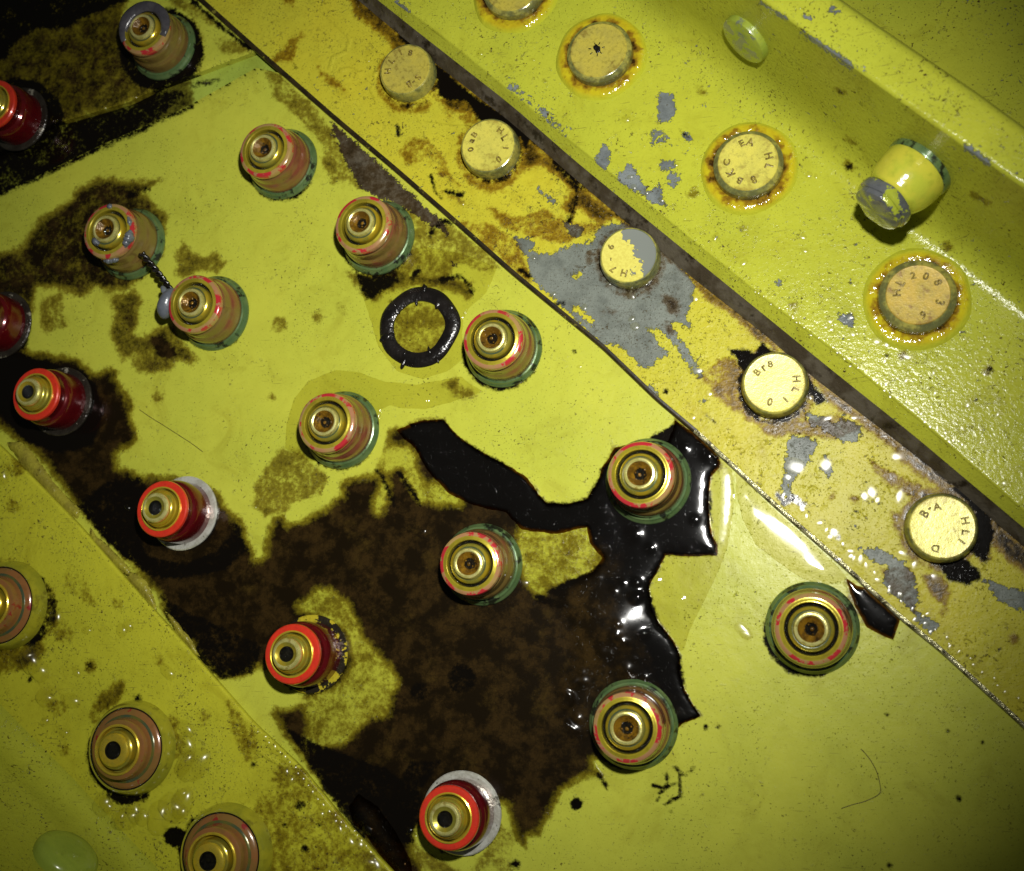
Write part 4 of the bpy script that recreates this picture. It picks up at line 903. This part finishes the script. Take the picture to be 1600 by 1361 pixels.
# ------------------------------------------------------------------ fasteners
def make_green():
    r = empty('collar_fastener')
    f = lathe('base_flange', [(0.715, 0), (0.715, .03), (0.70, .055), (0.675, .075), (0.655, .115), (0.63, .125), (0.60, .115), (0.58, .09)], MAT['green'], r)
    b = lathe('collar_body', [(0.62, .06), (0.618, .14), (0.612, .24), (0.602, .31), (0.588, .352), (0.570, .378), (0.560, .40), (0.556, .44), (0.55, .53), (0.54, .575), (0.515, .60), (0.505, .615)], MAT['salmon'], r)
    lathe('rim', [(0.505, .61), (0.525, .625), (0.54, .655), (0.54, .72), (0.525, .755), (0.495, .775), (0.465, .78)], MAT['rimpaint'], b, 64, .004, 3)
    lathe('rim_top', [(0.466, .779), (0.44, .782), (0.425, .79), (0.408, .792), (0.396, .78), (0.388, .74), (0.387, .66)], MAT['rimtop'], b)
    lathe('oil_groove', [(0.388, .675), (0.36, .68), (0.335, .675)], MAT['socketblack'], b)
    p = lathe('pin', [(0.345, .66), (0.343, .74), (0.336, .785), (0.318, .81), (0.292, .825), (0.285, .815), (0.27, .805), (0.262, .80)], MAT['pin'], r)
    lathe('pin_groove', [(0.292, .822), (0.28, .812), (0.262, .81), (0.258, .83)], MAT['tealoil'], p)
    lathe('pin_lip', [(0.262, .80), (0.258, .862), (0.242, .886), (0.215, .892), (0.195, .882)], MAT['pinedge'], p)
    so = lathe('hex_socket', [(0.196, .883), (0.15, .84), (0.11, .80, 'hex'), (0.10, .75, 'hex')], MAT['socket'], p, 48)
    beads(so, .10, .80, 6, .015)
    lathe('socket_oil', [(0.108, .775), (0.07, .768), (0, .772)], MAT['socketblack'], p, 24)
    return r
def beads(o, rad, z, n, size):
    """small beads of oil clinging inside a socket, joined to its mesh"""
    bm = bmesh.new(); bm.from_mesh(o.data)
    for k in range(n):
        a = 6.283 * k / n + .5 * math.sin(k * 3.1); rr = rad * (1 - .25 * (k % 3 == 1)); q = size * (.7 + .5 * ((k * 7) % 5) / 4)
        m = Matrix.Translation((rr * math.cos(a), rr * math.sin(a), z + .02 * math.sin(k * 2))) @ Matrix.Scale(q, 4)
        for f in {f for v in bmesh.ops.create_icosphere(bm, subdivisions=2, radius=1, matrix=m)['verts'] for f in v.link_faces}: f.smooth = True
    m = Matrix.Translation((.01, -.012, z - .005)) @ Matrix.Diagonal((size * 2.2, size * 2, size * 1.2, 1))
    for f in {f for v in bmesh.ops.create_icosphere(bm, subdivisions=3, radius=1, matrix=m)['verts'] for f in v.link_faces}: f.smooth = True
    bm.to_mesh(o.data); bm.free()
def make_red():
    r = empty('collar_fastener')
    lathe('washer', [(0.70, 0), (0.70, .03), (0.68, .05), (0.64, .055), (0.58, .05)], MAT['silver'], r, 72, .006, 4)
    b = lathe('collar_body', [(0.585, .055), (0.585, .154), (0.58, .34), (0.572, .43), (0.556, .49), (0.535, .52), (0.515, .535), (0.50, .55), (0.497, .59), (0.505, .66), (0.515, .704)], MAT['red'], r)
    lathe('rim', [(0.515, 0.699), (0.522, 0.726), (0.515, 0.764), (0.495, 0.783), (0.43, 0.790), (0.405, 0.786)], MAT['redtop'], b)
    lathe('insert_ring', [(0.408, 0.781), (0.405, 0.808), (0.39, 0.814), (0.375, 0.803), (0.372, 0.726)], MAT['gold'], b)
    p = lathe('pin', [(0.375, .72), (0.352, .715), (0.347, .77), (0.338, .83), (0.318, .85), (0.312, .885), (0.295, .905), (0.278, .915), (0.272, .95)], MAT['pin'], r)
    lathe('pin_lip', [(0.274, .948), (0.268, .985), (0.245, 1.01), (0.215, 1.017), (0.20, 1.012)], MAT['pinedge'], p)
    lathe('countersink', [(0.201, 1.013), (0.165, .995), (0.133, .985)], MAT['pin'], p)
    so = lathe('hex_socket', [(0.134, .986), (0.128, .97, 'hex'), (0.122, .93, 'hex'), (0.08, .925), (0.04, .94), (0, .945)], MAT['socketblack'], p, 48)
    beads(so, .108, .975, 8, .018)
    return r
def make_tan():
    r = empty('collar_fastener')
    f = lathe('base_flange', [(0.83, 0), (0.82, .05), (0.79, .16), (0.75, .24), (0.735, .262), (0.715, .262), (0.70, .24)], MAT['oliveflange'], r)
    lathe('oil_groove', [(0.712, .255), (0.70, .262), (0.685, .256)], MAT['socketblack'], r)
    b = lathe('collar_body', [(0.70, .235), (0.69, .25), (0.645, .285), (0.57, .30), (0.545, .31), (0.535, .33), (0.53, .40), (0.515, .47)], MAT['tan'], r)
    lathe('oil_groove', [(0.585, .298), (0.565, .312), (0.54, .318)], MAT['tealoil'], b)
    lathe('rim', [(0.515, .465), (0.505, .50), (0.47, .515), (0.435, .52)], MAT['tan'], b)
    lathe('insert_ring', [(0.436, .515), (0.435, .545), (0.42, .557), (0.395, .552), (0.385, .52), (0.38, .45)], MAT['gold'], b)
    p = lathe('pin', [(0.382, .45), (0.345, .44), (0.34, .52), (0.325, .585), (0.30, .60), (0.285, .62)], MAT['pin'], r)
    lathe('pin_lip', [(0.288, .618), (0.275, .65), (0.24, .668), (0.18, .672), (0.155, .668)], MAT['gold'], p)
    so = lathe('hex_socket', [(0.156, .669), (0.15, .66, 'hex'), (0.145, .61, 'hex'), (0.08, .60), (0, .62)], MAT['socketblack'], p, 48)
    beads(so, .125, .655, 6, .019)
    return r

def place(o, u, v, z, rz, label, group, cat='fastener', tilt=0.035, scale=1.0):
    o.location = P3(u, v, z)
    o.rotation_euler = (random.uniform(-tilt, tilt), random.uniform(-tilt, tilt), rz)
    o.scale = (scale * random.uniform(.985, 1.015), scale * random.uniform(.985, 1.015), scale * random.uniform(.95, 1.05))
    tag(o, label, cat, group)
    return o

proto_g = make_green()
GREEN = [(257, 74, 'green-based collar with dark grey sealant on its rim beside the upper gap', .97),
         (443, 257, 'green-based collar near the top between strip edge and panel gap', .98),
         (207, 382, 'smeared collar with grey sealant on its red-rimmed top, tied by black wire', 1.0),
         (336, 490, 'green-based collar with a grey sealant lump clinging to its left side', 1.0),
         (592, 372, 'green-based collar with two red rim marks just above the black ring', .98),
         (787, 545, 'green-based collar with worn red rim immediately right of the black ring', .98),
         (535, 672, 'green-based collar at the left end of the curved clear oil film', .98),
         (1013, 752, 'green-based collar standing in the top right arm of the black puddle', 1.0),
         (754, 882, 'green-based collar left of the puddle, in the middle of brown stain', .98),
         (1269, 981, 'green-based collar on clean panel beside the small pointed black puddle', 1.0),
         (990, 1131, 'green-based collar at the bottom end of the large black puddle', 1.0)]
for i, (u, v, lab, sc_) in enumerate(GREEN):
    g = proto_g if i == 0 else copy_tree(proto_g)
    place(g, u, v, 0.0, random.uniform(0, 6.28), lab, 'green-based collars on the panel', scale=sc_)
    if i == 0: G_A = g
    if i == 2: G_B = g
proto_r = make_red()
REDL = [(31, 187, 'red collar cut by the left picture edge beside the dark upper panel'),
        (5, 508, 'red collar almost out of frame at the left edge under the brown stain'),
        (97, 628, 'red collar in black grime by the top end of the lower left flange'),
        (288, 802, 'red collar with broad white-silver washer at the left of the brown stain'),
        (487, 1022, 'red collar with thin yellow-flecked washer amid the brown stain'),
        (722, 1270, 'bright red collar with complete silver washer at the bottom centre')]
for i, (u, v, lab) in enumerate(REDL):
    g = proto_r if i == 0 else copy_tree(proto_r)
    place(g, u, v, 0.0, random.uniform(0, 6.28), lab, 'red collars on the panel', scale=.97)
    for ch in kids(g):
        if ch.name.startswith('washer'):
            ch.data = ch.data.copy(); ch.data.materials[0] = MAT[('dirtywasher', 'dirtywasher', 'dirtywasher', 'silver', 'fleckwasher', 'silver')[i]]
proto_t = make_tan()
for i, (u, v, lab) in enumerate([(209, 1168, 'tan stepped collar with red flecks, whole, in the middle of the lower left flange'),
                                 (356, 1333, 'tan stepped collar on the lower left flange, cut by the bottom edge'),
                                 (14, 946, 'tan stepped collar on the lower left flange, cut by the left edge')]):
    g = proto_t if i == 0 else copy_tree(proto_t)
    place(g, u, v, 0.17, (0.2, 2.2, 4.0)[i], lab, 'tan collars on the lower left flange')

# heads
def glyph_ring(parent, text, radius, z, size):
    """stamped characters round the head: (character, clock angle in degrees measured clockwise from up)"""
    for ch, ang in text:
        cu = bpy.data.curves.new('letter', 'FONT'); cu.body = ch; cu.size = size; cu.align_x = 'CENTER'; cu.align_y = 'CENTER'
        cu.fill_mode = 'NONE'; cu.bevel_depth = 0.0075; cu.bevel_resolution = 1; cu.resolution_u = 3
        to = bpy.data.objects.new('tmp', cu); COL.objects.link(to)
        bpy.context.view_layer.update()
        me = bpy.data.meshes.new_from_object(to.evaluated_get(bpy.context.evaluated_depsgraph_get()))
        bpy.data.objects.remove(to); bpy.data.curves.remove(cu)
        me.name = 'letter'; me.materials.clear(); me.materials.append(MAT['letter'])
        o = bpy.data.objects.new('letter', me); COL.objects.link(o)
        a = math.radians(ang)
        rj = radius * (1 + .05 * math.sin(ang * 1.7)); o.location = (rj * math.sin(a), rj * math.cos(a), z - .002); o.rotation_euler = (0, 0, -a + .16 * math.sin(ang * 2.9)); o.scale = (1, 1 + .12 * math.sin(ang), 1)
        o.parent = parent

def head(u, v, z, face, text, label, group, R=0.535, rf=0.48, h=0.28, ring=0.0, pit=False, seed=0, size=.165, rr=.325):
    r = empty('bolt_head', P3(u, v, z)); tag(r, label, 'bolt head', group)
    s = lathe('side', [(R, 0), (R + .005, h * .3), (R - .01, h * .75), (rf + .02, h * .97), (rf, h)], MAT['headside'], r)
    f = lathe('face', [(rf + .001, h - .004), (rf - .012, h + .008), (rf - .035, h + .006), (rf * .5, h + .004), (0, h + .003)], face, r)
    glyph_ring(f, text, rr, h + .006, size)
    if pit:
        lump('pit', (-.02, .02, h + .002), (.055, .075, .012), MAT['blacktar'], f, .3, .5, 3, 3)
        for k in range(7):
            a = k * .9 + .2; lump('pit', (-.02 + .11 * math.cos(a) * (1 + .3 * math.sin(k * 5)), .02 + .11 * math.sin(a), h + .002), (.032, .010, .008), MAT['blacktar'], f, a, .3, k, 2)
    if ring:
        lathe('sealant_collar', [(R - .03, .0), (R - .01, .06), (R + .06, .085), (R + .14, .075), (R + ring * .8, .05), (R + ring, -.005)], MAT['amber'], r, 96, .035, seed)
    return r
GH = 'bolt heads along the yellow strip'
head(641, 119, .09, MAT['headface'], [('H', 270), ('L', 305), ('1', 345), ('8', 18), ('S', 128), ('-', 148), ('B', 165)], 'dull gold bolt head stamped HL18 at the top of the yellow strip', GH, .515, .465)
head(769, 237, .09, MAT['headbright'], [('B', 312), ('a', 292), ('0', 262), ('H', 42), ('L', 70), ('1', 105), ('0', 145)], 'bright yellow bolt head stamped HL10, second from the top of the strip', GH, .525, .475)
head(986, 407, .09, MAT['headgrey'], [('6', 300), ('-', 262), ('7', 230), ('H', 195)], 'chipped bolt head half covered in grey on the grey bare patch', GH, .515, .465)
head(1211, 604, .09, MAT['headbright'], [('B', 305), ('r', 328), ('8', 350), ('H', 82), ('L', 112), ('1', 150), ('0', 195)], 'bright clean bolt head stamped HL10 right beside black grime', GH, .535, .48)
head(1469, 826, .09, MAT['headbright'], [('B', 310), ('-', 330), ('A', 350), ('H', 75), ('L', 105), ('1', 130), ('D', 200)], 'spotted bolt head above a black smear, last on the yellow strip', GH, .535, .475)
GF = 'sealed bolt heads along the green bracket'
head(806, -12, .5, MAT['headface'], [], 'bolt head in amber sealant cut off by the top edge', GF, .57, .49, .24, .23, seed=2)
head(939, 89, .5, MAT['headface'], [], 'dull bolt head with a dark centre pit, ringed by amber sealant', GF, .57, .49, .24, .23, True, seed=6)
head(1170, 263, .5, MAT['headbright'], [('E', 345), ('A', 8), ('H', 78), ('L', 108), ('8', 165), ('B', 205), ('K', 240), ('C', 275)], 'bright lettered bolt head ringed by amber sealant, beside the upright collar', GF, .57, .485, .26, .23, seed=9)
head(1432, 468, .5, MAT['headgold'], [('2', 350), ('0', 25), ('8', 60), ('3', 115), ('6', 170), ('H', 280), ('L', 310)], 'brownish gold bolt head ringed by dark-stained sealant, rightmost on the bracket', GF, .585, .475, .26, .235, seed=14)

# pieces on the upright web
bpy.context.view_layer.update()
a1 = P3(1300, 150, 1.6); a2 = P3(1500, 300, 1.6)
along = (a2 - a1); along.z = 0; along.normalize()
outw = Vector((-along.y, along.x, 0))
if outw.dot(P3(900, 700) - P3(1300, 150)) < 0: outw = -outw
outw = (outw + Vector((0, 0, .12))).normalized()
def on_web(o, u, v, z, axis=outw):
    o.location = P3(u, v, z); o.rotation_euler = axis.to_track_quat('Z', 'Y').to_euler()
wc = empty('collar_fastener'); tag(wc, 'yellow waisted collar with chipped grey end sticking out of the upright web', 'fastener')
on_web(wc, 1432, 265, 1.75)
f = lathe('base_flange', [(0.60, -.2), (0.60, .0), (0.59, .02), (0.55, .03)], MAT['green'], wc)
b = lathe('collar_body', [(0.57, .0), (0.585, .06), (0.585, .16), (0.575, .28), (0.55, .40), (0.515, .49), (0.48, .56), (0.462, .61), (0.465, .64), (0.485, .68)], MAT['webcollar'], wc, 64, .008, 3)
lathe('chipped_end', [(0.485, .675), (0.50, .70), (0.505, .76), (0.50, .82), (0.475, .85), (0.45, .855), (0.455, .88), (0.44, .93), (0.38, .96), (0.2, .975), (0, .98)], MAT['webgrey'], b, 64, .01, 5)
wc.scale = (.88, .88, .92)
wh = empty('rivet'); tag(wh, 'low green rivet with grey chipped face on the upright web near the top', 'rivet')
on_web(wh, 1168, 58, 1.68)
lathe('rivet_head', [(0.43, -.2), (0.43, .07), (0.415, .11), (0.38, .125), (0.15, .13), (0, .13)], MAT['greenrivet'], wh)
l1 = P3(0, 1195, .9); l2 = P3(165, 1361, .9); al = (l2 - l1); al.z = 0; al.normalize(); ow = Vector((-al.y, al.x, 0))
if ow.dot(P3(900, 700) - l1) < 0: ow = -ow
lr = empty('rivet'); tag(lr, 'smooth green rivet on the rising wall in the bottom left corner', 'rivet')
on_web(lr, 104, 1338, 1.2, (ow + Vector((0, 0, .06))).normalized())
lathe('rivet_head', [(0.56, -.15), (0.56, .02), (0.53, .09), (0.42, .17), (0.22, .21), (0, .22)], MAT['plainrivet'], lr)

# wire, sealant lumps
wa = P3(221, 396, .5); wb_ = P3(265, 452, .55)
w = empty('twisted_wire', wa); tag(w, 'short twisted black wire strung between two collars at the left', 'wire')
dr = (wb_ - wa); n1_ = dr.normalized().cross(Vector((0, 0, 1))).normalized(); n2_ = n1_.cross(dr.normalized())
for k in range(2):
    pts = []
    for i in range(60):
        t = i / 59; a = t * 6.28 * 3.6 + k * math.pi
        sag = -.06 * math.sin(math.pi * t)
        pts.append(dr * t + Vector((0, 0, sag)) + (n1_ * math.cos(a) + n2_ * math.sin(a)) * .036)
    tube('strand', pts, .036, MAT['blacktar'], w)
sb = empty('sealant_blob', P3(263, 474, .56)); tag(sb, 'smooth grey sealant lump stuck to a collar at the end of the black wire', 'sealant lump')
lump('lump', (0, 0, 0), (.17, .30, .2), MAT['greyseal'], sb, -.35, .06, 2)
lump('tail', (-.06, .22, .05), (.06, .12, .06), MAT['greyseal'], sb, .5, .05, 3, 3)
# smears on two collars (parts of them)
def smear(parent, a0, a1, rad, z, r0, seed):
    pts = [(rad * math.cos(a0 + (a1 - a0) * i / 20), rad * math.sin(a0 + (a1 - a0) * i / 20), z + .012 * math.sin(i * 1.3 + seed)) for i in range(21)]
    tube('sealant_smear', pts, lambda t: r0 * (.35 + .65 * math.sin(math.pi * min(max(t, .03), .97)) ** .6) * (1 + .15 * math.sin(9 * t + seed)), MAT['greyseal'], parent, 10)
G_A.rotation_euler = (0, 0, 0); G_B.rotation_euler = (0, 0, 0)
smear(G_A, -.45, 3.6, .465, .765, .125, 1)
for ch in kids(G_A):
    if ch.name.startswith('sealant_smear'): ch.data.materials[0] = MAT['darkseal']; ch.scale = (1.03, 1.03, .55); ch.location = (0, 0, .345)
smear(G_B, -.75, -.1, .48, .765, .085, 2); smear(G_B, .1, .5, .47, .77, .04, 4); smear(G_B, 3.7, 4.2, .30, .83, .06, 3); smear(G_B, 4.5, 5.0, .55, .66, .055, 6); smear(G_B, 1.5, 1.62, .47, .77, .05, 5)

# loose fibres
for k, (pts, lab) in enumerate((([(1345, 1170), (1353, 1178), (1362, 1190), (1369, 1203), (1373, 1215), (1377, 1236), (1372, 1243), (1350, 1253), (1332, 1257), (1315, 1263)], 'thin dark bent hair lying on clean panel at the lower right'),
                                 ([(218, 640), (235, 652), (255, 664), (275, 677), (300, 693), (317, 706)], 'thin dark straight hair on the panel above the silver-washered red collar'))):
    wp = [P3(x, y, .014) for x, y in pts]
    # smooth the bends
    for _ in range(2):
        q = [wp[0]]
        for a, b2 in zip(wp[:-1], wp[1:]): q += [a * .75 + b2 * .25, a * .25 + b2 * .75]
        wp = q + [wp[-1]]
    e = tube('hair', wp, .0055, MAT['fibre'], None, 5); tag(e, lab, 'hair')
